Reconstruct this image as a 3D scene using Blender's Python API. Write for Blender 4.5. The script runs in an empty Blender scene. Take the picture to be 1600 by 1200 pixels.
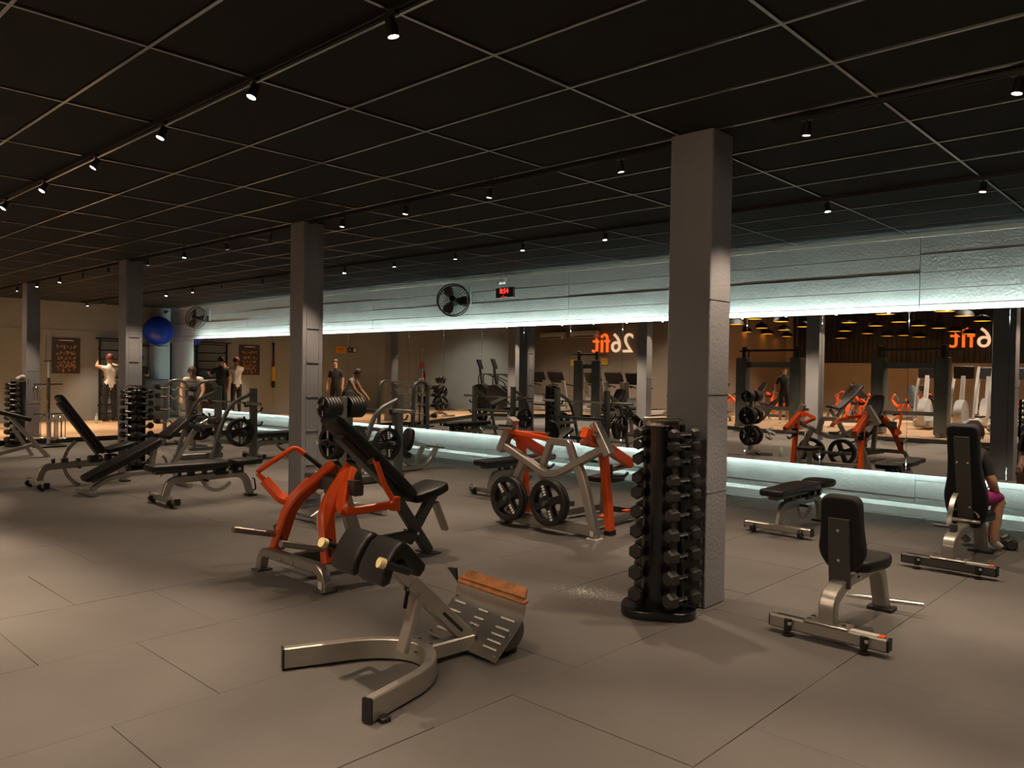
import bpy, bmesh, math, random
from mathutils import Vector, Matrix, Quaternion
random.seed(7)
scene = bpy.context.scene
COL = scene.collection
PI = math.pi
R = math.radians
# ------------------------------------------------------------------ camera
cam_d = bpy.data.cameras.new('camera')
cam = bpy.data.objects.new('camera', cam_d)
COL.objects.link(cam)
scene.camera = cam
cam_d.sensor_width = 36.0
cam_d.lens = 36.0 * 1229.5 / 1600.0
cam_d.clip_start = 0.05
cam_d.clip_end = 200
_y, _p, _r = R(43.125), R(-0.896), R(0.866)
_f = Vector((-math.sin(_y) * math.cos(_p), math.cos(_y) * math.cos(_p), math.sin(_p)))
_rt = Vector((math.cos(_y), math.sin(_y), 0))
_up = _rt.cross(_f)
_r2 = _rt * math.cos(_r) + _up * math.sin(_r)
_u2 = -_rt * math.sin(_r) + _up * math.cos(_r)
cam.matrix_world = Matrix(((_r2.x, _u2.x, -_f.x, 0), (_r2.y, _u2.y, -_f.y, 0), (_r2.z, _u2.z, -_f.z, 1.55), (0, 0, 0, 1)))
# ------------------------------------------------------------------ world, exposure
world = bpy.data.worlds.new('world')
scene.world = world
world.use_nodes = True
world.node_tree.nodes['Background'].inputs[0].default_value = (0.5, 0.45, 0.4, 1)
world.node_tree.nodes['Background'].inputs[1].default_value = 0.0
vs = scene.view_settings
vs.view_transform = 'Standard'
vs.look = 'None'
vs.gamma = 1.0
vs.use_curve_mapping = False
vs.exposure = 0.0
cy = scene.cycles
cy.max_bounces = 9
cy.diffuse_bounces = 4
cy.glossy_bounces = 5
cy.transmission_bounces = 4
cy.caustics_reflective = False
cy.caustics_refractive = False
cy.sample_clamp_indirect = 3.0
SPOT_W = 48.0            # each track spot lamp
SPOT_C = (1.0, 0.74, 0.52)
LED_E = 250.0             # mirror back light strips
LED_C = (0.82, 1.0, 0.91)
PEND_E = 3.2            # yellow pendant lamps
ZC = 3.171               # ceiling height
WALL_Y = 9.57            # mirror wall
MIR_Y = 9.46             # mirror surface
END_X = -22.2            # far end wall

# ------------------------------------------------------------------ materials
MATS = {}
def mat(name, col, rough=0.5, metal=0.0, spec=0.5, bump=0.0, bscale=60.0, var=0.0, vscale=4.0, emit=None, estr=0.0, coat=0.0):
    if name in MATS: return MATS[name]
    m = bpy.data.materials.new(name); m.use_nodes = True
    nt = m.node_tree; b = nt.nodes['Principled BSDF']
    b.inputs['Base Color'].default_value = (*col, 1)
    b.inputs['Roughness'].default_value = rough
    b.inputs['Metallic'].default_value = metal
    b.inputs['Specular IOR Level'].default_value = spec
    b.inputs['Coat Weight'].default_value = coat
    b.inputs['Coat Roughness'].default_value = 0.12
    if emit:
        b.inputs['Emission Color'].default_value = (*emit, 1)
        b.inputs['Emission Strength'].default_value = estr
    tc = None
    if bump or var:
        tc = nt.nodes.new('ShaderNodeTexCoord')
    if var:
        n = nt.nodes.new('ShaderNodeTexNoise'); n.inputs['Scale'].default_value = vscale; n.inputs['Detail'].default_value = 5
        nt.links.new(tc.outputs['Object'], n.inputs['Vector'])
        r = nt.nodes.new('ShaderNodeMapRange'); r.inputs[1].default_value = 0.3; r.inputs[2].default_value = 0.7
        r.inputs[3].default_value = 1 - var; r.inputs[4].default_value = 1 + var
        nt.links.new(n.outputs[0], r.inputs[0])
        mx = nt.nodes.new('ShaderNodeVectorMath'); mx.operation = 'SCALE'
        mx.inputs[0].default_value = col
        nt.links.new(r.outputs[0], mx.inputs['Scale'])
        nt.links.new(mx.outputs[0], b.inputs['Base Color'])
    if bump:
        n2 = nt.nodes.new('ShaderNodeTexNoise'); n2.inputs['Scale'].default_value = bscale; n2.inputs['Detail'].default_value = 4
        nt.links.new(tc.outputs['Object'], n2.inputs['Vector'])
        bp = nt.nodes.new('ShaderNodeBump'); bp.inputs['Strength'].default_value = bump; bp.inputs['Distance'].default_value = 0.01
        nt.links.new(n2.outputs[0], bp.inputs['Height']); nt.links.new(bp.outputs[0], b.inputs['Normal'])
    MATS[name] = m
    return m
M = {}
M['rubber'] = mat('rubber_mat', (0.105, 0.098, 0.092), 0.62, 0, 0.4, bump=0.25, bscale=220, var=0.10, vscale=1.6)
M['subfloor'] = mat('subfloor', (0.015, 0.014, 0.013), 0.9)
M['conc'] = mat('painted_concrete', (0.35, 0.37, 0.36), 0.75, 0, 0.3, bump=0.55, bscale=38, var=0.06, vscale=3)
M['cornice'] = mat('cornice_paint', (0.45, 0.46, 0.42), 0.6)
M['skirt'] = mat('skirting_paint', (0.42, 0.46, 0.44), 0.7, bump=0.3, bscale=30)
M['column'] = mat('column_paint', (0.245, 0.25, 0.27), 0.6, 0, 0.4, bump=0.55, bscale=45, var=0.05, vscale=2)
M['endwall'] = mat('end_wall_paint', (0.31, 0.34, 0.34), 0.8, 0, 0.3, var=0.05, vscale=1.5)
M['corner'] = mat('corner_wall_paint', (0.26, 0.28, 0.28), 0.75, 0, 0.3, var=0.05)
M['brown'] = mat('brown_wall_paint', (0.27, 0.205, 0.15), 0.8, 0, 0.3, var=0.05, vscale=1.5)
M['rear'] = mat('beige_wall_paint', (0.40, 0.34, 0.27), 0.8, 0, 0.3, var=0.05)
M['corr'] = mat('corrugated_cladding', (0.022, 0.016, 0.013), 0.5)
M['tile'] = mat('ceiling_tile_black', (0.016, 0.016, 0.016), 0.85, 0, 0.25, bump=0.2, bscale=150)
M['tee'] = mat('ceiling_tee_metal', (0.68, 0.72, 0.70), 0.24, 1.0, 0.5)
M['hiceil'] = mat('high_ceiling', (0.03, 0.02, 0.014), 0.9)
M['track'] = mat('track_black', (0.012, 0.012, 0.012), 0.45)
M['lampb'] = mat('lamp_body_black', (0.014, 0.014, 0.014), 0.4)
M['lampe'] = mat('lamp_lens', (0.8, 0.8, 0.8), 0.4, emit=(1.0, 0.88, 0.72), estr=70)
M['led'] = mat('led_strip', (0.9, 0.9, 0.9), 0.5, emit=LED_C, estr=LED_E)
M['led_low'] = mat('led_strip_low', (0.9, 0.9, 0.9), 0.5, emit=LED_C, estr=LED_E * 0.42)
M['mirror'] = mat('mirror_glass', (0.80, 0.81, 0.80), 0.0, 1.0)
M['mback'] = mat('mirror_backing', (0.05, 0.05, 0.05), 0.8)
M['grey'] = mat('grey_powdercoat', (0.40, 0.38, 0.345), 0.34, 0.8, 0.5, bump=0.05, bscale=300)
M['dgrey'] = mat('dark_grey_powdercoat', (0.085, 0.085, 0.082), 0.38, 0.4)
M['gmet'] = mat('green_grey_powdercoat', (0.13, 0.14, 0.13), 0.35, 0.5)
M['silver'] = mat('silver_powdercoat', (0.50, 0.48, 0.43), 0.36, 0.75, 0.5, bump=0.05, bscale=300)
M['chrome'] = mat('chrome', (0.72, 0.70, 0.67), 0.16, 1.0)
M['steel'] = mat('brushed_steel', (0.50, 0.47, 0.43), 0.30, 1.0, bump=0.05, bscale=200)
M['vinyl'] = mat('black_vinyl', (0.0095, 0.009, 0.0095), 0.42, 0, 0.38, bump=0.12, bscale=260)
M['fabric'] = mat('black_pad_back', (0.010, 0.010, 0.012), 0.8)
M['black'] = mat('black_plastic', (0.011, 0.011, 0.011), 0.45)
M['gloss'] = mat('gloss_black_metal', (0.006, 0.006, 0.007), 0.22, 0, 0.6)
M['iron'] = mat('black_rubber_plate', (0.009, 0.0085, 0.0085), 0.42)
M['hex'] = mat('black_rubber_hex', (0.026, 0.0245, 0.023), 0.45)
M['hexend'] = mat('dumbbell_number_face', (0.16, 0.15, 0.14), 0.5)
M['orange'] = mat('orange_powdercoat', (0.86, 0.105, 0.008), 0.35, 0, 0.5, coat=0.35)
M['woodbar'] = mat('worn_orange_board', (0.36, 0.155, 0.06), 0.5, var=0.35, vscale=14)
M['white'] = mat('white_print', (0.75, 0.74, 0.70), 0.6)
M['cream'] = mat('cream_cap', (0.75, 0.62, 0.32), 0.35)
M['red'] = mat('red_paint', (0.55, 0.03, 0.02), 0.4)
M['yellow'] = mat('yellow_print', (0.85, 0.45, 0.02), 0.6)
M['tyellow'] = mat('yellow_strap', (0.75, 0.48, 0.02), 0.7)
M['blue'] = mat('blue_ball_vinyl', (0.008, 0.07, 0.75), 0.25, 0, 0.5)
M['poster'] = mat('poster_dark', (0.045, 0.038, 0.032), 0.6)
M['posterp'] = mat('poster_print', (0.55, 0.30, 0.14), 0.7)
M['redled'] = mat('red_digits', (0.2, 0, 0), 0.5, emit=(1, 0.03, 0.02), estr=3.5)
M['logo_c'] = mat('logo_cream', (0.9, 0.7, 0.5), 0.5, emit=(1.0, 0.66, 0.42), estr=0.9)
M['logo_o'] = mat('logo_orange', (0.9, 0.2, 0.03), 0.5, emit=(1.0, 0.13, 0.015), estr=1.3)
M['pend_e'] = mat('pendant_inner', (0.9, 0.6, 0.1), 0.5, emit=(1.0, 0.36, 0.012), estr=PEND_E)
M['ltgrey'] = mat('light_grey_plastic', (0.55, 0.53, 0.50), 0.4)
M['screen'] = mat('screen_lit', (0.05, 0.05, 0.06), 0.3, emit=(0.7, 0.75, 0.95), estr=0.8)
M['skin'] = mat('skin', (0.48, 0.26, 0.16), 0.55)
M['hair'] = mat('dark_hair', (0.025, 0.014, 0.010), 0.6)
M['hairred'] = mat('red_brown_hair', (0.10, 0.018, 0.018), 0.6)
M['cwhite'] = mat('white_cloth', (0.72, 0.70, 0.66), 0.85)
M['cblack'] = mat('black_cloth', (0.014, 0.014, 0.015), 0.9)
M['ckhaki'] = mat('khaki_cloth', (0.22, 0.19, 0.11), 0.9)
M['cpurple'] = mat('purple_cloth', (0.30, 0.02, 0.17), 0.85)
M['pet'] = mat('pale_bottle_plastic', (0.5, 0.62, 0.55), 0.25)
M['ac'] = mat('air_conditioner_plastic', (0.62, 0.52, 0.40), 0.5)

def wood_material():
    m = bpy.data.materials.new('wood_floor'); m.use_nodes = True; nt = m.node_tree; b = nt.nodes['Principled BSDF']
    tc = nt.nodes.new('ShaderNodeTexCoord')
    mp = nt.nodes.new('ShaderNodeMapping'); mp.inputs['Rotation'].default_value = (0, 0, R(90))
    br = nt.nodes.new('ShaderNodeTexBrick')
    br.inputs['Color1'].default_value = (0.62, 0.41, 0.24, 1); br.inputs['Color2'].default_value = (0.54, 0.34, 0.19, 1)
    br.inputs['Mortar'].default_value = (0.22, 0.10, 0.04, 1); br.inputs['Scale'].default_value = 1.0
    br.inputs['Mortar Size'].default_value = 0.003; br.inputs['Brick Width'].default_value = 1.2; br.inputs['Row Height'].default_value = 0.13
    nt.links.new(tc.outputs['Object'], mp.inputs[0]); nt.links.new(mp.outputs[0], br.inputs['Vector'])
    nt.links.new(br.outputs['Color'], b.inputs['Base Color'])
    b.inputs['Roughness'].default_value = 0.35
    return m
M['wood'] = wood_material()

# ------------------------------------------------------------------ mesh builder
def V(*a): return Vector(a)
def rect(w, h, c=None):
    if c is None: c = min(w, h) * 0.12
    a, b = w / 2, h / 2
    return [(a - c, -b), (a, -b + c), (a, b - c), (a - c, b), (-a + c, b), (-a, b - c), (-a, -b + c), (-a + c, -b)]
def circ(r, n=12):
    return [(r * math.cos(2 * PI * i / n), r * math.sin(2 * PI * i / n)) for i in range(n)]
def fillet(pts, r, n=5):
    pts = [Vector(p) for p in pts]; out = [pts[0]]
    for i in range(1, len(pts) - 1):
        p = pts[i]; a = pts[i - 1] - p; b = pts[i + 1] - p
        k = min(r, a.length * 0.48, b.length * 0.48)
        A = p + a.normalized() * k; B = p + b.normalized() * k
        for j in range(n + 1):
            t = j / n
            out.append(A * (1 - t) ** 2 + p * (2 * t * (1 - t)) + B * t * t)
    out.append(pts[-1]); return out
class MB:
    def __init__(s): s.v = []; s.f = []; s.mi = []; s.cur = 0
    def add(s, vs, fs):
        o = len(s.v); s.v.extend([tuple(v) for v in vs])
        for f in fs: s.f.append(tuple(i + o for i in f)); s.mi.append(s.cur)
        return s
    def box(s, c, d, rot=None, ch=0.0):
        x, y, z = d[0] / 2, d[1] / 2, d[2] / 2
        if ch:
            prof = rect(d[0], d[1], ch)
            vs = []
            for zz, k in ((-z, ch), (-z + ch, 0), (z - ch, 0), (z, ch)):
                for (a, b) in prof: vs.append(Vector((a - math.copysign(k, a) if k else a, b - math.copysign(k, b) if k else b, zz)))
            fs = []
            for r in range(3):
                for i in range(8): j = (i + 1) % 8; fs.append((r * 8 + i, r * 8 + j, r * 8 + 8 + j, r * 8 + 8 + i))
            fs.append(tuple(range(7, -1, -1))); fs.append(tuple(range(24, 32)))
        else:
            vs = [Vector((a, b, e)) for e in (-z, z) for (a, b) in ((-x, -y), (x, -y), (x, y), (-x, y))]
            fs = [(3, 2, 1, 0), (4, 5, 6, 7), (0, 1, 5, 4), (1, 2, 6, 5), (2, 3, 7, 6), (3, 0, 4, 7)]
        if rot is not None: vs = [rot @ v for v in vs]
        c = Vector(c); return s.add([v + c for v in vs], fs)
    def sweep(s, pts, prof, up=(0, 0, 1), closed=False):
        pts = [Vector(p) for p in pts]; up = Vector(up).normalized(); n = len(pts); k = len(prof); vs = []
        last = None
        for i, p in enumerate(pts):
            if closed: t = (pts[(i + 1) % n] - pts[i - 1]).normalized()
            else:
                t = Vector((0, 0, 0))
                if i > 0: t += (p - pts[i - 1]).normalized()
                if i < n - 1: t += (pts[i + 1] - p).normalized()
                t.normalize()
            sd = t.cross(up)
            if sd.length < 1e-3: sd = last if last is not None else t.cross(Vector((1, 0, 0.01)))
            sd = sd.normalized(); last = sd
            uv = sd.cross(t)
            for (a, b) in prof: vs.append(p + sd * a + uv * b)
        fs = []
        for i in range(n if closed else n - 1):
            i2 = (i + 1) % n
            for j in range(k): j2 = (j + 1) % k; fs.append((i * k + j, i * k + j2, i2 * k + j2, i2 * k + j))
        if not closed: fs.append(tuple(range(k - 1, -1, -1))); fs.append(tuple((n - 1) * k + j for j in range(k)))
        return s.add(vs, fs)
    def bar(s, a, b, w, h, up=(0, 0, 1)): return s.sweep([a, b], rect(w, h), up)
    def cyl(s, a, b, r, n=14): return s.sweep([a, b], circ(r, n), (0.13, 0.31, 0.94))
    def tube(s, pts, r, fr=0.05, n=10, up=(0.05, 0.1, 1)): return s.sweep(fillet(pts, fr) if fr else pts, circ(r, n), up)
    def lathe(s, prof, c=(0, 0, 0), axis=(0, 0, 1), n=24, cap=True):
        ax = Vector(axis).normalized(); q = Vector((0, 0, 1)).rotation_difference(ax); c = Vector(c); vs = []
        for (r, z) in prof:
            for i in range(n):
                a = 2 * PI * i / n; vs.append(q @ Vector((r * math.cos(a), r * math.sin(a), z)) + c)
        fs = []
        for k in range(len(prof) - 1):
            for i in range(n): j = (i + 1) % n; fs.append((k * n + i, k * n + j, k * n + n + j, k * n + n + i))
        if cap: fs.append(tuple(range(n - 1, -1, -1))); fs.append(tuple((len(prof) - 1) * n + i for i in range(n)))
        return s.add(vs, fs)
    def prism(s, poly, h0, h1, r, mtx, k=3):
        """rounded slab: poly (CCW) in local xy, from z h0 to h1, edges rounded by r"""
        n = len(poly); nr = []
        for i in range(n):
            a = Vector(poly[i - 1]); b = Vector(poly[i]); c = Vector(poly[(i + 1) % n])
            e = (b - a).normalized() + (c - b).normalized()
            if e.length < 1e-6: e = (c - b)
            e.normalize(); nr.append(Vector((e.y, -e.x)))
        rings = []
        for j in range(k + 1):
            t = (PI / 2) * j / k; rings.append((r * (1 - math.sin(t)), h0 + r * (1 - math.cos(t))))
        for j in range(k + 1):
            t = (PI / 2) * (1 - j / k); rings.append((r * (1 - math.sin(t)), h1 - r * (1 - math.cos(t))))
        vs = []
        for (ins, z) in rings:
            for i in range(n): p = Vector(poly[i]) - nr[i] * ins; vs.append(mtx @ Vector((p.x, p.y, z)))
        fs = []
        for q in range(len(rings) - 1):
            for i in range(n): j = (i + 1) % n; fs.append((q * n + i, q * n + j, q * n + n + j, q * n + n + i))
        fs.append(tuple(range(n - 1, -1, -1))); fs.append(tuple((len(rings) - 1) * n + i for i in range(n)))
        return s.add(vs, fs)
    def sphere(s, c, r, n=12, m=8, sc=(1, 1, 1)):
        prof = []
        vs = []; fs = []
        c = Vector(c)
        for i in range(m + 1):
            th = PI * i / m
            rr = max(math.sin(th), 1e-4)
            for j in range(n):
                ph = 2 * PI * j / n
                vs.append(c + Vector((r * sc[0] * rr * math.cos(ph), r * sc[1] * rr * math.sin(ph), -r * sc[2] * math.cos(th))))
        for i in range(m):
            for j in range(n): k = (j + 1) % n; fs.append((i * n + j, i * n + k, i * n + n + k, i * n + n + j))
        return s.add(vs, fs)
    def mesh(s, name, mats, smooth=True, ang=35):
        me = bpy.data.meshes.new(name); me.from_pydata(s.v, [], s.f); me.update()
        bm = bmesh.new(); bm.from_mesh(me); bmesh.ops.recalc_face_normals(bm, faces=bm.faces); bm.to_mesh(me); bm.free()
        for m in (mats if isinstance(mats, (list, tuple)) else [mats]): me.materials.append(m)
        if any(s.mi): me.polygons.foreach_set('material_index', s.mi)
        if smooth: me.shade_smooth(); me.set_sharp_from_angle(angle=R(ang))
        return me
    def build(s, name, m, parent=None, loc=None, smooth=True, label=None):
        o = bpy.data.objects.new(name, s.mesh(name, m, smooth)); COL.objects.link(o)
        if parent is not None: o.parent = parent
        if loc is not None: o.location = loc
        if label: o['label'] = label
        return o
def meshobj(name, me, parent=None, loc=(0, 0, 0), rot=(0, 0, 0)):
    o = bpy.data.objects.new(name, me); COL.objects.link(o); o.parent = parent; o.location = loc; o.rotation_euler = rot; return o
def tag(o, label, cat, group=None, kind=None):
    o['label'] = label; o['category'] = cat
    if group: o['group'] = group
    if kind: o['kind'] = kind
    return o
def thing(name, label, cat, loc=(0, 0, 0), rz=0.0, group=None):
    o = bpy.data.objects.new(name, None); COL.objects.link(o); o.empty_display_size = 0.1
    o.location = loc; o.rotation_euler = (0, 0, R(rz)); tag(o, label, cat, group); return o
def struct(o, label=None):
    o['kind'] = 'structure'
    if label: o['label'] = label
    return o
def dup(root, loc, rz=None, label=None, group=None, rot=None):
    r = root.copy(); COL.objects.link(r); r.location = loc
    if rz is not None: r.rotation_euler = (0, 0, R(rz))
    if rot is not None: r.rotation_euler = rot
    if label: r['label'] = label
    if group: r['group'] = group
    for ch in list(root.children):
        c = ch.copy(); COL.objects.link(c); c.parent = r
        for g in list(ch.children):
            d = g.copy(); COL.objects.link(d); d.parent = c
    return r
ORD = ['topmost', 'second', 'third', 'fourth', 'fifth', 'sixth', 'seventh', 'eighth', 'ninth', 'tenth', 'eleventh', 'twelfth', 'thirteenth', 'fourteenth', 'fifteenth', 'sixteenth', 'seventeenth', 'eighteenth', 'nineteenth', 'twentieth']
def frame_mtx(o, x, z):
    """matrix with local x axis x, local z axis z, origin o"""
    x = Vector(x).normalized(); z = Vector(z); z = (z - x * z.dot(x)).normalized(); y = z.cross(x)
    return Matrix(((x.x, y.x, z.x, o[0]), (x.y, y.y, z.y, o[1]), (x.z, y.z, z.z, o[2]), (0, 0, 0, 1)))
def roundpoly(pts, r, n=4):
    """rounded closed polygon"""
    out = []; k = len(pts); P = [Vector((p[0], p[1], 0)) for p in pts]
    for i in range(k):
        p = P[i]; a = P[i - 1] - p; b = P[(i + 1) % k] - p; q = min(r, a.length * .45, b.length * .45)
        A = p + a.normalized() * q; B = p + b.normalized() * q
        for j in range(n + 1):
            t = j / n; w = A * (1 - t) ** 2 + p * 2 * t * (1 - t) + B * t * t; out.append((w.x, w.y))
    return out
def text_mesh(txt, size, ext, mtl, name, align='CENTER'):
    cu = bpy.data.curves.new(name, 'FONT'); cu.body = txt; cu.size = size; cu.extrude = ext; cu.align_x = align; cu.align_y = 'CENTER'; cu.resolution_u = 4
    ob = bpy.data.objects.new(name, cu); COL.objects.link(ob)
    dg = bpy.context.evaluated_depsgraph_get(); me = bpy.data.meshes.new_from_object(ob.evaluated_get(dg))
    bpy.data.objects.remove(ob); bpy.data.curves.remove(cu)
    me.materials.clear(); me.materials.append(mtl); return me
# ================================================================== the room
XR = 6.0                 # right end of the room
YB1, YB2 = -6.0, -14.0   # walls behind the camera
# ---- floor of rubber mats
b = MB(); b.box(((END_X + XR) / 2, (YB2 + WALL_Y) / 2, -0.062), (XR - END_X, WALL_Y - YB2, 0.10))
floor = struct(b.build('floor', M['subfloor'], smooth=False), 'dark rubber mat floor of the gym')
PX, PY = 0.985, 0.98
b = MB(); b.box((0, 0, -0.011), (PX - 0.003, PY - 0.003, 0.022), ch=0.0018)
mat_me = b.mesh('rubber_mat', M['rubber'], smooth=False)
rnd = random.Random(3)
k = -5
while True:
    x1 = -1.57 - PX * k; x0 = x1 - PX
    k += 1
    if x0 < -18.2: break
    if x1 > XR: continue
    off = 2.76 + (0 if (k - 1) % 2 == 0 else 0.49)
    j = -5
    while True:
        y0 = off + PY * j; y1 = y0 + PY; j += 1
        if y0 > WALL_Y: break
        if y0 < -2.0: continue
        o = meshobj('rubber_mat', mat_me, floor, ((x0 + x1) / 2, (y0 + y1) / 2, rnd.uniform(-0.0025, 0.0)), (rnd.uniform(-.0012, .0012), rnd.uniform(-.0012, .0012), rnd.uniform(-.002, .002)))
        if y1 > WALL_Y:
            o.scale = (1, (WALL_Y - y0) / PY, 1); o.location.y = (y0 + WALL_Y) / 2
# ---- raised wooden floor
poly = [(END_X, WALL_Y), (-17.25, WALL_Y), (-17.25, 4.2), (-19.5, -0.3), (-17.2, -2.4), (-15.0, -3.6), (-10.0, -1.45), (XR, -1.45), (XR, YB2), (END_X, YB2)]
def slab(poly, z0, z1):
    b = MB(); n = len(poly)
    b.add([(p[0], p[1], z0) for p in poly] + [(p[0], p[1], z1) for p in poly], [tuple(range(n - 1, -1, -1)), tuple(range(n, 2 * n))] + [(i, (i + 1) % n, (i + 1) % n + n, i + n) for i in range(n)])
    return b
wf = struct(slab(poly, 0.0, 0.10).build('floor_platform', M['wood'], smooth=False), 'raised light wooden floor along the far walls')
b = MB()
for (p, q) in zip(poly[1:8], poly[2:8]):
    b.bar((p[0], p[1], 0.046), (q[0], q[1], 0.046), 0.02, 0.092)
struct(b.build('trim_1', M['subfloor'], smooth=False), 'dark riser along the edge of the wooden floor')
# ---- mirror wall of long concrete planks, in bays
wall = MB(); wall.box(((END_X + XR) / 2, WALL_Y + 0.16, 1.85), (XR - END_X, 0.2, 3.9))
wall_mirror = struct(wall.build('wall_back', M['conc'], smooth=False), 'pale grey painted concrete plank wall behind the mirror')
rnd = random.Random(11)
bays = [XR, 2.3, -2.72, -7.78, -12.8, -17.8, END_X]
rows = [(2.2, 2.37), (2.37, 2.54), (2.54, 2.73), (2.73, 2.93), (2.93, 3.2)]
low = [(0.0, 0.20), (0.20, 0.40), (0.40, 0.62)]
for i in range(len(bays) - 1):
    x1, x0 = bays[i], bays[i + 1]
    for (z0, z1) in rows + low:
        gap = rnd.choice([0.002, 0.005, 0.011, 0.016])
        t = 0.06 + rnd.uniform(-0.004, 0.004)
        b = MB(); b.box(((x0 + x1) / 2, WALL_Y + 0.06 - t / 2 + 0.03, (z0 + z1) / 2), (x1 - x0 - 0.004, t + 0.06, z1 - z0 - gap))
        b.build('concrete_plank', M['conc'], wall_mirror, smooth=False)
b = MB(); b.box(((END_X + XR) / 2, WALL_Y - 0.0, ZC - 0.022), (XR - END_X, 0.03, 0.05))
struct(b.build('trim_2', M['cornice'], smooth=False), 'pale strip where the concrete wall meets the ceiling')
b = MB(); b.add([(END_X, WALL_Y + .02, 0), (XR, WALL_Y + .02, 0), (XR, WALL_Y - .075, 0), (END_X, WALL_Y - .075, 0), (END_X, WALL_Y + .02, .14), (XR, WALL_Y + .02, .14), (XR, WALL_Y - .06, .085), (END_X, WALL_Y - .06, .085)],
                [(3, 2, 1, 0), (4, 5, 6, 7), (3, 2, 6, 7)[::-1], (0, 3, 7, 4), (1, 5, 6, 2), (0, 4, 5, 1)])
struct(b.build('baseboard_back', M['skirt'], smooth=False), 'pale cement skirting at the foot of the mirror wall')
# ---- end wall, walls behind the camera, right end
b = MB(); b.box((END_X - 0.1, (WALL_Y + YB1) / 2, 1.9), (0.2, WALL_Y - YB1, 4.8))
we = struct(b.build('wall_left', M['endwall'], smooth=False), 'beige far end wall')
b = MB(); b.box((END_X + 0.006, (WALL_Y + YB1) / 2, 2.45), (0.012, WALL_Y - YB1, 0.012)); b.build('wall_seam', M['corner'], we, smooth=False)
b = MB(); b.box((END_X + 0.05, 9.27, 1.6), (0.1, 0.56, 3.2)); struct(b.build('wall_corner', M['corner'], smooth=False), 'narrow grey pier in the far corner behind the blue ball')
b = MB(); b.box(((END_X - 14.6) / 2, YB1 - 0.1, 2.2), (-14.6 - END_X, 0.2, 4.6)); struct(b.build('wall_front', M['brown'], smooth=False), 'brown wall with lit sign opposite the mirror')
b = MB(); b.box((-14.7, (YB1 + YB2) / 2, 2.2), (0.2, YB1 - YB2, 4.6)); struct(b.build('wall_alcove', M['brown'], smooth=False), 'brown return wall of the rear hall')
b = MB(); b.box(((XR - 14.6) / 2, YB2 - 0.1, 2.2), (XR + 14.6, 0.2, 4.6)); wr = struct(b.build('wall_rear', M['rear'], smooth=False), 'brown rear wall under dark ribbed cladding')
b = MB()
n = 110
for i in range(n):
    x = -14.2 + (XR + 14.0) * i / n; b.box((x, YB2 + 0.04, 3.25), (0.10, 0.08, 2.3))
b.box(((XR - 14.2) / 2, YB2 + .02, 3.25), (XR + 14.0, .03, 2.3)); o = b.build('ribbed_cladding', M['corr'], wr, smooth=False); o['kind'] = 'stuff'
b = MB(); b.box((XR + 0.1, (WALL_Y + YB2) / 2, 2.2), (0.2, WALL_Y - YB2, 4.6)); struct(b.build('wall_right', M['brown'], smooth=False), 'brown end wall beside the camera')
# ---- low suspended ceiling
GX, GY0, GYS = -1.6, 4.10, 0.612
b = MB(); b.box(((END_X + XR) / 2, (WALL_Y - 1.4) / 2, ZC + 0.12), (XR - END_X, WALL_Y + 1.4, 0.12))
ceil = struct(b.build('ceiling', M['tile'], smooth=False), 'black suspended tile ceiling')
b = MB(); b.box((0, 0, 0.012), (1.25 - 0.02, GYS - 0.02, 0.02), ch=0.004); tile_me = b.mesh('ceiling_tile', M['tile'], smooth=False)
rest = MB(); cnt = 0
rnd = random.Random(5)
for i in range(-6, 17):
    xa = GX - 1.25 * i; xb = xa - 1.25
    if xb > XR - 0.2 or xa < END_X + 0.2: continue
    for j in range(-9, 10):
        ya = GY0 + GYS * j; yb = ya + GYS
        if ya < -1.4: continue
        if ya > WALL_Y - 0.1: continue
        yb2 = min(yb, WALL_Y)
        if xa <= 2.2 and ya > 1.0 and cnt < 300:
            o = meshobj('ceiling_tile', tile_me, ceil, ((xa + max(xb, END_X)) / 2, (ya + yb2) / 2, ZC + rnd.uniform(0, .004)), (rnd.uniform(-.002, .002), rnd.uniform(-.002, .002), 0)); cnt += 1
            o.scale = ((xa - max(xb, END_X)) / 1.25, (yb2 - ya) / GYS, 1)
        else:
            rest.box(((xa + xb) / 2, (ya + yb2) / 2, ZC + 0.012), (1.23, yb2 - ya - 0.02, 0.02))
o = rest.build('ceiling_tiles', M['tile'], ceil, smooth=False); o['kind'] = 'stuff'
for i in range(-6, 17):
    x = GX - 1.25 * i
    if x > XR or x < END_X: continue
    b = MB(); b.box((x, (WALL_Y - 1.4) / 2, ZC - 0.002), (0.018, WALL_Y + 1.4, 0.012)); b.build('ceiling_tee', M['tee'], ceil, smooth=False)
for j in range(-8, 9):
    y = GY0 + GYS * j
    if y < -1.4 or y > WALL_Y: continue
    b = MB(); b.box(((END_X + XR) / 2, y, ZC - 0.001), (XR - END_X, 0.018, 0.012)); b.build('ceiling_tee', M['tee'], ceil, smooth=False)
# ---- high dark ceiling over the wooden hall
b = MB(); b.box(((END_X + XR) / 2, (YB2 - 1.4) / 2, 4.45), (XR - END_X, -1.4 - YB2, 0.1)); b.box(((END_X + XR) / 2, -1.42, 3.8), (XR - END_X, 0.06, 1.3))
struct(b.build('ceiling_high', M['hiceil'], smooth=False), 'high dark ceiling over the wooden hall')
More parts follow.
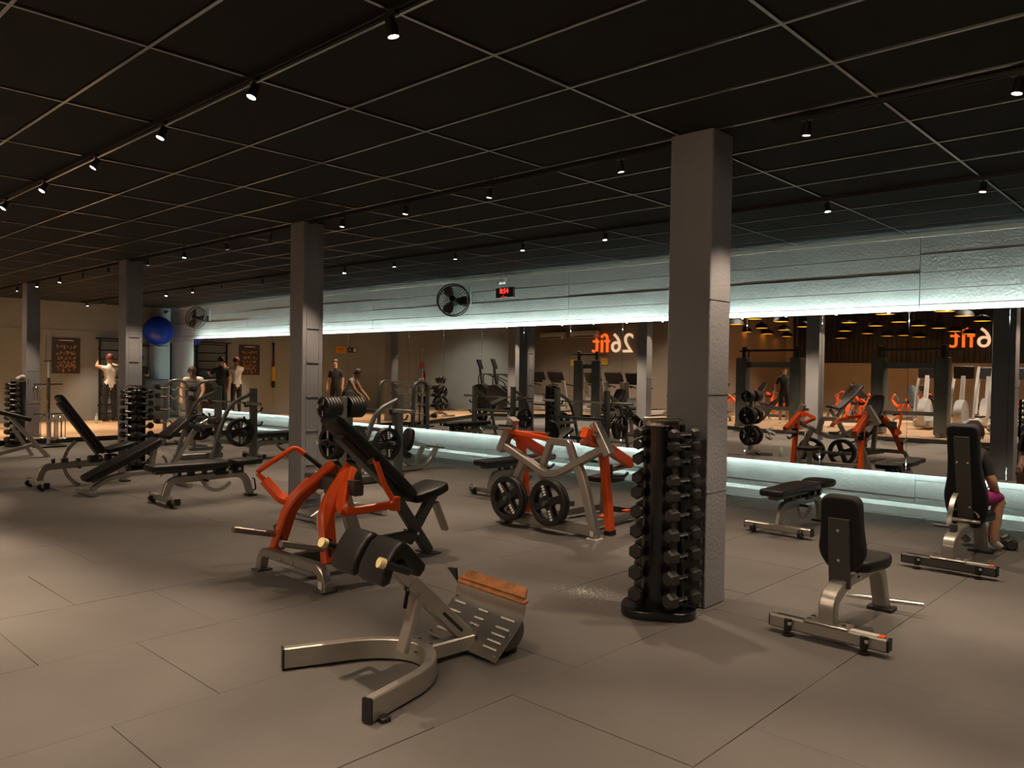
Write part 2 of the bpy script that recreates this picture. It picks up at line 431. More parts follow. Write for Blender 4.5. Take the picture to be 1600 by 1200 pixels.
# ---- columns
def column(x0, x1, y0, y1, label, z1=ZC, ladder=False):
    b = MB()
    b.box(((x0 + x1) / 2, (y0 + y1) / 2, z1 / 2), (x1 - x0, y1 - y0, z1), ch=0.006)
    c = b.build('column', M['column'], smooth=False); c['label'] = label; c['category'] = 'column'; c['group'] = 'grey square columns'; c['kind'] = 'structure'
    # cast joints and recessed panels on the lit side face
    if ladder:
        t = MB(); zz = 0.1; yc = (y0 + y1) / 2; hw = (y1 - y0) * 0.30
        k = 0
        while zz < z1 - 0.15:
            t.box((x1 + 0.004, yc, zz), (0.014, 2 * hw, 0.014)); t.box((x1 + 0.003, yc - hw, zz + 0.19), (0.010, 0.010, 0.32)); t.box((x1 + 0.003, yc + hw, zz + 0.19), (0.010, 0.010, 0.32))
            zz += 0.38; k += 1
        t.build('cast_rib', M['column'], c, smooth=False)
    else:
        t = MB()
        for zz in (0.77, 1.42, 2.05, 2.62): t.box((x1 + 0.001, (y0 + y1) / 2, zz), (0.006, y1 - y0, 0.006)); t.box(((x0 + x1) / 2, y0 - 0.001, zz - .02), (x1 - x0, 0.006, 0.006))
        t.build('casting_seam', M['column'], c, smooth=False)
    return c
column(-2.915, -2.595, 4.665, 4.935, 'nearest grey square column, beside the dumbbell tower')
column(-7.89, -7.62, 4.75, 5.01, 'grey square column with cast ribs behind the orange press', ladder=True)
column(-12.83, -12.54, 4.74, 4.99, 'third grey square column from the camera, behind a dumbbell tower', ladder=True)
column(-17.98, -17.68, 4.80, 5.04, 'farthest grey square column, on the edge of the wooden floor')
for x in (-17.8, -12.7, -7.75, -2.7):
    column(x - .16, x + .16, -0.32, -0.04, 'grey square column of the row seen only in the mirror at ' + {-17.8: 'far left', -12.7: 'mid left', -7.75: 'mid right', -2.7: 'far right'}[x])
# ---- mirror: glass panels on a backing, light strips behind the edges
mz0, mz1 = 0.475, 2.29
mx0, mx1 = -20.45, 4.0
b = MB(); b.box(((mx0 + mx1) / 2, MIR_Y + 0.022, (mz0 + mz1) / 2), (mx1 - mx0 - 0.36, 0.02, mz1 - mz0 - 0.36))
mirror = b.build('wall_mirror', M['mback'], smooth=False)
tag(mirror, 'long wall mirror of tall glass panels lit from behind along its edges', 'mirror')
pj = [mx0] + [-19.28 + 0.97 * i for i in range(24)]
pj = [x for x in pj if x < mx1 - 0.3] + [mx1]
rnd = random.Random(2)
clip = MB(); clip.cyl((0, -0.012, 0), (0, 0.01, 0), 0.011, 10); clip_me = clip.mesh('mirror_clip', M['chrome'])
for i in range(len(pj) - 1):
    xa, xb = pj[i], pj[i + 1]
    b = MB(); b.box((0, 0.004, 0), (xb - xa - 0.004, 0.008, mz1 - mz0))
    o = b.build('mirror_panel', M['mirror'], mirror, ((xa + xb) / 2, MIR_Y, (mz0 + mz1) / 2), smooth=False)
    o.rotation_euler = (rnd.uniform(-.0006, .0006), 0, rnd.uniform(-.0006, .0006))
    if i:
        for z in (mz1 - 0.012, mz0 + 0.012): meshobj('mirror_clip', clip_me, mirror, (xa, MIR_Y - 0.004, z))
for (n0, c, d) in (('top', ((mx0 + mx1) / 2, MIR_Y + 0.024, mz1 - 0.10), (mx1 - mx0 - 0.2, 0.012, 0.012)), ('bottom', ((mx0 + mx1) / 2, MIR_Y + 0.024, mz0 + 0.10), (mx1 - mx0 - 0.2, 0.012, 0.012)), ('side', (mx0 + 0.10, MIR_Y + 0.024, (mz0 + mz1) / 2), (0.012, 0.012, mz1 - mz0 - 0.25))):
    b = MB(); ax = 2 if n0 == 'side' else 0; n = int(d[ax] / 0.5) + 1
    for i in range(n):
        cc = list(c); dd = list(d); dd[ax] = d[ax] / n; cc[ax] = c[ax] - d[ax] / 2 + dd[ax] * (i + .5); b.box(cc, dd)
    b.build('led_strip', M['led_low'] if n0 == 'bottom' else M['led'], mirror, smooth=False, label='thin bright cool white light strip')
# ---- lighting tracks and spot lamps
adapter = MB(); adapter.box((0, 0, -0.026), (0.07, 0.03, 0.026)); adapter.cyl((0, 0, -0.03), (0, 0, -0.06), 0.008, 8); ad_me = adapter.mesh('lamp_adapter', M['lampb'])
body = MB(); body.lathe([(0.018, 0.042), (0.026, 0.039), (0.028, -0.039), (0.025, -0.042), (0.024, -0.036), (0.0245, -0.036)], n=18, cap=False); body.lathe([(0.0, 0.042), (0.018, 0.042)], n=18, cap=False); bd_me = body.mesh('lamp_body', M['lampb'])
lens = MB(); lens.lathe([(0.024, -0.037), (0.001, -0.037)], n=18, cap=False); ln_me = lens.mesh('lamp_lens', M['lampe'])
def spot_lamp(x, y, label, group, tilt=(0, 0), w=1.0):
    t = thing('track_spotlight', label, 'spotlight', (x, y, ZC), 0, group)
    meshobj('lamp_adapter', ad_me, t)
    bo = meshobj('lamp_body', bd_me, t, (0, 0, -0.092), (R(tilt[0]), R(tilt[1]), 0))
    meshobj('lamp_lens', ln_me, bo)
    l = bpy.data.lights.new('spot_light', 'SPOT'); l.energy = SPOT_W * w * 4 * PI / 4; l.color = SPOT_C; l.spot_size = R(76); l.spot_blend = 0.5; l.shadow_soft_size = 0.024
    lo = bpy.data.objects.new('spot_light', l); COL.objects.link(lo); lo.parent = bo; lo.location = (0, 0, -0.055)
tracks = {
    'nearest': (2.2, [1.0, -0.4, -1.6, -2.83, -4.05, -5.23, -6.42, -7.63, -8.79, -10.0, -11.2, -12.4, -13.6, -15.0, -16.5, -18.0, -19.5], XR, END_X + .4),
    'middle': (4.8, [1.6, 0.3, -0.91, -2.03, -3.43, -4.79, -5.92, -6.96, -8.41, -9.47, -10.68, -11.89, -13.4, -14.57, -15.76, -17.04, -18.33, -19.67, -20.9], XR, END_X + .4),
    'farthest': (7.15, [0.9, -0.35, -1.58, -2.82, -4.06, -5.30, -6.55, -7.77, -9.07, -10.3, -11.5, -12.78, -14.28, -15.54, -16.75, -18.4, -20.3, -21.4], XR, END_X + .4),
    'hidden': (-0.35, [1.2 - 1.22 * i for i in range(18)], XR, END_X + .4),
}
CNT = ['first', 'second', 'third', 'fourth', 'fifth', 'sixth', 'seventh', 'eighth', 'ninth', 'tenth', 'eleventh', 'twelfth', 'thirteenth', 'fourteenth', 'fifteenth', 'sixteenth', 'seventeenth', 'eighteenth', 'nineteenth']
rnd = random.Random(8)
for nm, (y, xs, xa, xb) in tracks.items():
    t = thing('lighting_track', {'nearest': 'black ceiling track nearest the camera, crossing the upper left', 'middle': 'black ceiling track running along the line of columns', 'farthest': 'black ceiling track nearest the mirror wall', 'hidden': 'black ceiling track behind the camera'}[nm], 'track', ((xa + xb) / 2, y, ZC))
    spans = [(xa, xb)]
    if nm == 'middle': spans = [(xa, -2.25), (-2.95, -7.58), (-7.93, -12.5), (-12.87, -17.64), (-18.02, xb)]
    for (p, q) in spans:
        b = MB(); c = (p + q) / 2 - (xa + xb) / 2
        b.box((c, 0, -0.004), (abs(p - q), 0.036, 0.022)); b.box((c, 0.015, -0.02), (abs(p - q), 0.006, 0.014)); b.box((c, -0.015, -0.02), (abs(p - q), 0.006, 0.014))
        b.build('rail', M['track'], t, smooth=False)
    for i, x in enumerate(xs):
        spot_lamp(x, y, {'nearest': 'small black cylinder spotlight, %s from the right on the track nearest the camera', 'middle': 'small black cylinder spotlight, %s from the right on the track over the columns', 'farthest': 'small black cylinder spotlight, %s from the right on the track nearest the mirror', 'hidden': 'small black cylinder spotlight, %s on the track behind the camera'}[nm] % CNT[i], 'track spotlights', (rnd.uniform(-10, 10) + {'hidden': 18 if i % 2 else 52, 'nearest': -24 if x < -3.3 else 0}.get(nm, 0), rnd.uniform(-10, 10)), 2.0 if x < -17.5 else ((0.65 if -3.3 < x < -1.5 else (1.9 if nm == 'nearest' else (1.7 if i % 2 else 0.55))) if nm in ('hidden', 'nearest') else 1.0))
# ================================================================== equipment
RING = {}
def rrect(w, h, r=0.03): return roundpoly([(-w / 2, -h / 2), (w / 2, -h / 2), (w / 2, h / 2), (-w / 2, h / 2)], r)
def bolts(name, pts, parent, r=0.011, ax=(1, 0, 0), m=None):
    b = MB(); ax = Vector(ax).normalized()
    for p in pts: b.cyl(Vector(p) - ax * 0.006, Vector(p) + ax * 0.008, r, 8)
    return b.build(name, m or M['chrome'], parent)
# ---------------------------------------------------------------- roman chair
def roman_chair():
    t = thing('roman_chair', 'grey roman chair with black hip pads and slotted steel foot plate, nearest the camera', 'exercise bench', (-3.19, 2.113, 0), 85)
    P = fillet([(0, .41, .06), (.43, .265, .06), (.585, .10, .06), (.585, -.10, .06), (.43, -.265, .06), (0, -.41, .06)], .11, 6)
    b = MB(); b.sweep(P, rect(.05, .108, .006)); b.build('base_frame', M['silver'], t)
    for w in (.41, -.41):
        b = MB(); d = Vector((.43, math.copysign(.265, w), 0)) - Vector((0, w, 0)); d.normalize(); p = Vector((0, w, .06)); b.bar(p - d * .006, p + d * .004, .054, .112); b.build('end_cap', M['black'], t)
    b = MB(); b.box((.07, -.432, .012), (.05, .05, .022), ch=.004); b.box((.07, .432, .012), (.05, .05, .022), ch=.004); b.build('rubber_foot', M['black'], t)
    b = MB(); b.bar((.56, 0, .062), (.91, 0, .062), .07, .085); b.build('tail_tube', M['silver'], t)
    post = MB(); post.bar((.90, 0, .07), (.495, 0, .452), .058, .085); po = post.build('post', M['silver'], t)
    d = Vector((.495 - .90, 0, .382)).normalized(); nrm = Vector((d.z, 0, -d.x)) * 1.0
    nrm = Vector((.382, 0, .405)).normalized()
    b = MB(); c = Vector((.90, 0, .07)) + d * .20; b.bar(c - d * .11 + nrm * .0428 + Vector((0, 0, 0)), c + d * .03 + nrm * .0428, .016, .003, nrm); c2 = Vector((.9, 0, .07)) + d * .34; b.build('slot', M['black'], po)
    b = MB(); b.bar(Vector((.90, 0, .07)) + d * .10 - Vector((0, .030, 0)), Vector((.90, 0, .07)) + d * .28 - Vector((0, .030, 0)), .003, .016, nrm); b.build('slot', M['black'], po)
    b = MB(); b.bar((.50, 0, .447), (.335, 0, .603), .044, .066); b.build('inner_tube', M['steel'], t)
    b = MB(); b.bar((.455, 0, .10), (.555, 0, .395), .075, .035, (1, 0, 0)); b.build('brace', M['silver'], t)
    b = MB(); b.tube([(.47, -.01, .43), (.455, -.045, .42), (.435, -.05, .34)], .011, .02); b.build('lever', M['black'], t)
    bolts('bolt', [(.905, .02, .115), (.905, -.02, .115), (.60, .05, .118), (.60, -.05, .118), (.47, -.1, .116)], t, .012, (0, 0, 1))
    prof = [(.172, .545), (.178, .60), (.214, .668), (.248, .712), (.282, .732), (.312, .726), (.345, .695), (.43, .602), (.425, .575), (.395, .545), (.372, .552), (.318, .625), (.285, .65), (.262, .642), (.245, .60), (.225, .54), (.19, .528)]
    prof = [(a, c) for (a, c) in prof][::-1]
    for (w0, w1) in ((-.245, -.018), (.018, .245)):
        b = MB(); m = Matrix(((1, 0, 0, 0), (0, 0, 1, 0), (0, 1, 0, 0), (0, 0, 0, 1)))
        b.prism(prof, w0, w1, .022, m, 4); b.build('hip_pad', M['vinyl'], t)
    b = MB(); b.box((.325, 0, .60), (.07, .40, .03)); b.build('pad_bracket', M['dgrey'], t)
    b = MB(); b.cyl((.285, -.30, .602), (.285, .30, .602), .014); b.build('handle_tube', M['chrome'], t)
    for sgn in (-1, 1):
        g = MB(); g.cyl((.29, sgn * .295, .598), (.155, sgn * .275, .655), .0175); ho = g.build('hand_grip', M['black'], t)
        g = MB(); g.cyl((.163, sgn * .276, .651), (.135, sgn * .272, .663), .025, 16); g.build('grip_cap', M['cream'], ho)
    # foot plate: bent steel sheet
    cs = [(.862, .022), (.905, .062), (.95, .105), (.995, .147), (1.03, .182), (1.056, .215), (1.072, .252), (1.076, .29)]
    b = MB(); th = .005; pts = []
    b.add([(a, w, z) for (a, z) in cs for w in (-.26, .34)] + [(a + th, w, z - th) for (a, z) in cs for w in (-.26, .34)], [])
    n = len(cs); f = []
    for i in range(n - 1):
        f += [(2 * i, 2 * i + 1, 2 * i + 3, 2 * i + 2), (2 * n + 2 * i, 2 * n + 2 * i + 2, 2 * n + 2 * i + 3, 2 * n + 2 * i + 1), (2 * i, 2 * i + 2, 2 * n + 2 * i + 2, 2 * n + 2 * i), (2 * i + 1, 2 * n + 2 * i + 1, 2 * n + 2 * i + 3, 2 * i + 3)]
    f += [(0, 2 * n, 2 * n + 1, 1), (2 * n - 2, 2 * n - 1, 4 * n - 1, 4 * n - 2)]
    b.f = f; b.mi = [0] * len(f); fp = b.build('foot_plate', M['steel'], t)
    for col, (w, l) in enumerate(((.25, .10), (.04, .08), (-.17, .11))):
        for r in range(5):
            s = .905 + r * .030 + (.006 if col == 1 else 0); z = .062 + (s - .905) * (.085 / .09) + .004
            if r == 4: s, z = 1.035, .193
            b = MB(); b.box((s - .003, w, z), (.010, l, .004), Matrix.Rotation(R(-43), 3, 'Y')); b.build('grip_slot', M['ltgrey'], fp)
    bolts('bolt', [(.875, -.24, .04), (.875, .32, .04), (.98, -.24, .14), (.98, .32, .14), (.96, .04, .12), (1.05, .3, .215)], t, .008, (-.7, 0, .7))
    b = MB(); b.box((1.085, .04, .296), (.035, .60, .020), Matrix.Rotation(R(-20), 3, 'Y'), ch=.004); b.build('heel_board', M['woodbar'], t)
    b = MB(); b.prism(roundpoly([(-.03, -.29), (.035, -.25), (.035, .25), (-.03, .29)], .012), 0, .02, .004, frame_mtx((1.115, .04, .325), (.75, 0, .66), (-.66, 0, .75))); b.build('heel_board', M['woodbar'], t)
    b = MB(); b.add([(1.06, .33, .30), (1.06, .42, .36), (1.06, .34, .37), (1.075, .33, .30), (1.075, .42, .36), (1.075, .34, .37)], [(0, 1, 2), (5, 4, 3), (0, 3, 4, 1), (1, 4, 5, 2), (2, 5, 3, 0)]); b.build('torn_cover', M['black'], t, smooth=False)
    b = MB(); b.prism(roundpoly([(.95, .03), (1.08, .04), (1.13, .12), (1.085, .26)], .05)[::1], -.25, .25, .01, Matrix(((1, 0, 0, 0), (0, 0, -1, .04), (0, 1, 0, 0), (0, 0, 0, 1)))); b.build('plate_support', M['dgrey'], t)
    b = MB(); b.cyl((.99, -.03, 0), (.99, -.03, .03), .05, 16); b.cyl((1.08, -.13, 0), (1.08, -.13, .035), .045, 16); b.build('rubber_foot', M['black'], t)
    return t
roman_chair()
# ---------------------------------------------------------------- orange chest press
def chest_press(label, loc, rz, group=None):
    t = thing('chest_press', label, 'gym machine', loc, rz, group)
    b = MB(); b.sweep(fillet([(0, .44, .0), (0, .40, .15), (0, -.40, .15), (0, -.44, 0)], .17, 8), rect(.07, .07, .008), (1, 0, 0)); f = b.build('front_foot', M['grey'], t)
    b = MB(); b.box((0, .43, .006), (.12, .11, .012)); b.box((0, -.43, .006), (.12, .11, .012)); b.build('foot_plate', M['dgrey'], f)
    bolts('bolt', [(-.04, .10, .145), (-.04, -.06, .145)], f, .016)
    b = MB(); b.box((-.0365, -.418, .05), (.004, .045, .05)); b.box((0, -.466, .05), (.045, .004, .05), Matrix.Rotation(R(12), 3, 'X')); b.build('sticker', M['ltgrey'], f)
    b = MB(); b.sweep(fillet([(.03, 0, .145), (.55, 0, .16), (1.14, 0, .17)], .1), rect(.075, .09)); b.build('base_beam', M['dgrey'], t)
    b = MB(); b.bar((.58, 0, .15), (.40, 0, .72), .07, .10, (1, 0, 0)); b.build('post', M['grey'], t)
    b = MB(); b.bar((1.31, 0, .01), (.74, 0, .80), .06, .09, (1, 0, 0)); l = b.build('rear_leg', M['dgrey'], t)
    b = MB(); b.box((1.31, 0, .006), (.11, .22, .012)); b.build('foot_plate', M['dgrey'], l)
    b = MB(); b.bar((1.36, 0, .50), (1.08, 0, .12), .06, .085, (1, 0, 0)); b.build('seat_leg', M['dgrey'], t)
    b = MB(); b.bar((1.38, 0, .42), (1.50, 0, .17), .07, .04, (1, 0, 0)); b.build('seat_post', M['grey'], t)
    b = MB(); b.cyl((1.12, .09, .20), (1.12, -.09, .20), .014); b.build('pin', M['chrome'], t)
    b = MB(); b.bar((.345, .33, .675), (.345, -.33, .675), .085, .11); b.build('pivot_tube', M['dgrey'], t)
    # back support plate and pads
    d = Vector((-.79, 0, .69)).normalized(); nr = Vector((.69, 0, .79)).normalized(); o = Vector((1.07, 0, .50))
    b = MB(); b.bar(o + d * .20 - nr * .05, o + d * .86 - nr * .05, .11, .05, nr); b.build('back_support', M['dgrey'], t)
    L = 1.04
    pol = roundpoly([(0, -.13), (.30, -.16), (.75, -.15), (L, -.11), (L, .11), (.75, .15), (.30, .16), (0, .13)], .06)
    b = MB(); b.prism(pol, -.03, .05, .022, frame_mtx(o, d, nr)); b.build('back_pad', M['vinyl'], t)
    b = MB(); sd = Vector((.96, 0, .27)); b.prism(roundpoly([(0, -.11), (.20, -.17), (.34, -.15), (.34, .15), (.20, .17), (0, .11)], .05), -.03, .045, .02, frame_mtx((1.09, 0, .475), sd, (-.27, 0, .96))); b.build('seat_pad', M['vinyl'], t)
    for sg in (1, -1):
        a = MB(); a.sweep(fillet([(.43, sg * .10, .80), (.13, sg * .22, .535), (.085, sg * .355, .17)], .12, 6), rect(.075, .11, .012), (1, 0, .2)); arm = a.build('press_arm', M['orange'], t)
        b = MB(); b.box((.075, sg * .325, .275), (.02, .10, .15), Matrix.Rotation(R(4), 3, 'Y'), ch=.004); b.build('horn_plate', M['black'], arm)
        b = MB(); b.cyl((.07, sg * .325, .275), (-.29, sg * .33, .365), .025, 16); b.build('weight_horn', M['steel'], arm)
        bolts('bolt', [(.052, sg * .295, .33), (.052, sg * .355, .33), (.06, sg * .295, .225), (.06, sg * .355, .225)], arm, .012)
    # handles: left pushed forward, right drawn back
    h = MB(); h.sweep(fillet([(.30, .24, .68), (.14, .32, .50), (.03, .455, .685)], .10, 6), rect(.06, .075, .01), (1, 0, .3)); hl = h.build('handle_arm', M['orange'], t)
    b = MB(); b.tube([(.03, .455, .685), (-.035, .47, .745), (.30, .47, .925), (.372, .45, .868)], .021, .06, 12); b.build('handle_tube', M['orange'], hl)
    b = MB(); b.cyl((.368, .452, .872), (.50, .40, .755), .020); b.build('hand_grip', M['black'], hl)
    b = MB(); b.cyl((.497, .401, .758), (.512, .396, .744), .023); b.build('grip_cap', M['chrome'], hl)
    h = MB(); h.sweep(fillet([(.40, -.14, .79), (.17, -.34, .515), (.60, -.43, .545)], .11, 6), rect(.06, .085, .01), (.2, -1, .2)); hr = h.build('handle_arm', M['orange'], t)
    b = MB(); b.cyl((.60, -.43, .50), (.60, -.43, .60), .042); b.tube([(.60, -.43, .565), (.50, -.44, .68), (.405, -.44, .90)], .021, .08, 12); b.build('handle_tube', M['orange'], hr)
    b = MB(); b.cyl((.405, -.44, .895), (.46, -.30, .86), .020); b.build('hand_grip', M['black'], hr)
    b = MB(); b.cyl((.407, -.45, .90), (.40, -.47, .905), .023); b.build('grip_cap', M['chrome'], hr)
    return t
press = chest_press('orange plate-loaded incline chest press with long black back pad, behind the roman chair', (-5.08, 3.1, 0), 90)
# ---------------------------------------------------------------- weight plates
def plate_mesh(r, th=.035):
    b = MB()
    prof = [(r * .74, -th * .5), (r * .96, -th * .5), (r, -th * .3), (r, th * .3), (r * .96, th * .5), (r * .80, th * .5), (r * .74, th * .3)]
    b.lathe(prof + [prof[0]], axis=(-1, 0, 0), n=32, cap=False)
    b.lathe([(.026, -th * .45), (r * .26, -th * .45), (r * .28, th * .3), (r * .2, th * .55), (.026, th * .55), (.026, -th * .45)], axis=(-1, 0, 0), n=20, cap=False)
    for k in range(4):
        a = PI / 4 + k * PI / 2 + .12; d = Vector((0, math.cos(a), math.sin(a))); b.bar(d * r * .2, d * r * .8, r * .30, th * .8, (1, 0, 0))
    b.lathe([(r * .22, -.003), (r * .76, -.003), (r * .76, .003), (r * .22, .003), (r * .22, -.003)], axis=(-1, 0, 0), n=24, cap=False) if r < .13 else None
    return b.mesh('plate_body', M['iron'])
def letter_mesh(r, kk, th=.035):
    b = MB()
    for k in (kk,):
        a = PI / 4 + k * PI / 2 + .12; d = Vector((0, math.cos(a), math.sin(a))); e = Vector((0, -d.z, d.y))
        for q in range(4):
            c = d * r * (.36 + .12 * q) + Vector((-th * .41, 0, 0)); m = Matrix((Vector((1, 0, 0)), d, e)).transposed()
            b.box(c, (.002, r * .07, r * .15), m)
            b.box(c + d * r * .045, (.002, r * .03, r * .06), m)
    return b.mesh('plate_lettering', M['white'])
PL = {}
def weight_plate(r, loc, rz, label, group, spin=0.0):
    if r not in PL: PL[r] = (plate_mesh(r), letter_mesh(r, 0), letter_mesh(r, 2))
    t = thing('weight_plate', label, 'weight plate', loc, rz, group)
    t.rotation_euler = (0, 0, R(rz))
    meshobj('plate_body', PL[r][0], t, (0, 0, 0), (spin, 0, 0)); meshobj('plate_lettering', PL[r][1], t, (0, 0, 0), (spin, 0, 0)); meshobj('plate_lettering', PL[r][2], t, (0, 0, 0), (spin, 0, 0))
    return t
# ---------------------------------------------------------------- orange-armed row machine
def row_machine(label, loc, rz):
    t = thing('row_machine', label, 'gym machine', loc, rz)
    s = .05
    b = MB(); b.sweep(fillet([(s, .63, .80), (s, -.02, .52), (s, -.68, .87)], .16, 8), rect(.07, .085, .01), (1, 0, 0)); b.build('yoke_beam', M['grey'], t)
    for (p, q) in (((.665, .735), (.49, 1.07)), ((-.715, .80), (-.54, 1.08))):
        b = MB(); b.bar((s - .0, p[0], p[1]), (s, q[0], q[1]), .085, .10, (1, 0, 0)); e = b.build('yoke_end', M['grey'], t)
        bolts('bolt', [(s - .05, q[0] * .96 + p[0] * .04, q[1] * .93 + p[1] * .07), (s - .05, q[0] * .72 + p[0] * .28, q[1] * .7 + p[1] * .3)], e, .016)
    b = MB(); b.sweep(fillet([(s, -.35, .66), (s, -.43, .50), (s - .02, -.565, .10), (s - .02, -.575, 0)], .15, 6), rect(.085, .075, .01), (1, 0, 0)); l = b.build('leg', M['grey'], t)
    b = MB(); b.box((s - .02, -.575, .006), (.11, .13, .012)); b.box((s - .066, -.572, .06), (.003, .04, .05)); b.build('foot_plate', M['ltgrey'], l)
    b = MB(); b.sweep(fillet([(s, .35, .64), (s, .42, .50), (s - .02, .575, .10), (s - .02, .585, 0)], .15, 6), rect(.085, .075, .01), (1, 0, 0)); l = b.build('leg', M['grey'], t)
    b = MB(); b.box((s - .02, .585, .006), (.11, .13, .012)); b.build('foot_plate', M['dgrey'], l)
    b = MB(); b.bar((s - .02, .57, .085), (s - .02, -.55, .085), .06, .11, ); fb = b.build('front_beam', M['grey'], t)
    bolts('bolt', [(s - .055, .05, .085), (s - .055, -.07, .085)], fb, .016)
    b = MB(); b.sweep(fillet([(s + .12, .20, .60), (s + .14, .11, .86), (s + .14, -.12, .86), (s + .12, -.25, .60)], .03, 3), rect(.07, .06, .008), (1, 0, 0)); b.build('pad_frame', M['grey'], t)
    for w in (.33, -.33):
        b = MB(); b.bar((s, w, .07), (1.30, w * .75, .07), .06, .07); b.build('base_rail', M['grey'], t)
    b = MB(); b.bar((1.25, .30, .07), (1.25, -.30, .07), .07, .07); b.build('rear_beam', M['dgrey'], t)
    b = MB(); b.box((1.0, -.255, .115), (.10, .065, .02), ch=.004); b.box((.55, -.285, .115), (.10, .065, .02), ch=.004); b.build('orange_tag', M['orange'], t)
    b = MB(); b.bar((.95, 0, .07), (.95, 0, .40), .07, .07, (1, 0, 0)); b.build('seat_post', M['grey'], t)
    b = MB(); b.prism(rrect(.34, .30, .07), 0, .06, .02, Matrix.Translation((.98, 0, .40))); b.build('seat_pad', M['vinyl'], t)
    for sg in (1, -1):
        w = sg * .53
        a = MB(); a.bar((.10 if sg > 0 else -.10, w, 1.005 if sg < 0 else .91), (.62, w * 1.03, .665), .075, .10); arm = a.build('row_arm', M['orange'], t)
        b = MB(); b.sweep(fillet([(.19, w, .84), (.255, w, .52), (.315, w * 1.02, .045)], .1, 4), rect(.07, .085, .01), (1, 0, .1)); b.build('arm_leg', M['orange'], arm)
        b = MB(); b.bar((.312, w * 1.02, .048), (.317, w * 1.02, .0), .085, .10, (1, 0, 0)); b.build('rubber_foot', M['black'], arm)
        b = MB(); b.add([(.14, w - .03, .86), (.27, w - .03, .80), (.22, w - .03, .64), (.14, w + .03, .86), (.27, w + .03, .80), (.22, w + .03, .64)], [(0, 1, 2), (5, 4, 3), (0, 3, 4, 1), (1, 4, 5, 2), (2, 5, 3, 0)]); b.build('gusset', M['orange'], arm, smooth=False)
        b = MB(); b.cyl((.30, w - sg * .02, .615), (.70, w - sg * .02, .645), .025, 16); b.build('weight_horn', M['steel'], arm)
        b = MB(); b.box((.285, w, .615), (.02, .10, .13), ch=.004); b.tube([(.30, w, .56), (.62, w - sg * .05, .525), (.68, w - sg * .05, .56)], .016, .04); b.build('horn_plate', M['black'], arm)
        b = MB(); b.sweep(fillet([(.0, w, .95), (.30, w - sg * .34, .86), (.62, w - sg * .30, .80)], .05, 4), rect(.05, .05, .008)); b.bar((.05, w, .93), (.36, w - sg * .20, .90), .03, .05); b.build('handle_frame', M['orange'], arm)
        b = MB(); b.cyl((-.02, w - .10, .985), (-.02, w + .10, .985), .024); b.build('pivot', M['chrome'], arm)
    b = MB(); b.cyl((s, .406, .285), (s - .22, .406, .285), .025); b.cyl((s, -.109, .30), (s - .22, -.109, .30), .025); b.bar((s, .57, .285), (s, -.30, .30), .03, .05); b.build('storage_horns', M['dgrey'], t)
    b = MB(); b.tube([(.20, -.22, .72), (.28, -.24, .70), (.50, -.25, .66), (.52, -.12, .66)], .014, .05); b.build('grip_loop', M['black'], t)
    return t
row_machine('grey and orange plate-loaded row machine holding two big black plates', (-4.98, 5.83, 0), 90)
for i, (w, z, sp) in enumerate(((.406, .285, 0.0), (-.109, .30, .30))):
    for j in range(2):
        weight_plate(.225, (-4.98 - w, 5.83 - .06 - .045 * (1 - j) - (.02 if i == 0 else 0), z), 90, 'large black grip plate, %s of the %s pair on the row machine' % (('front', 'rear')[j], ('left', 'right')[i]), 'plates on the row machine', sp)
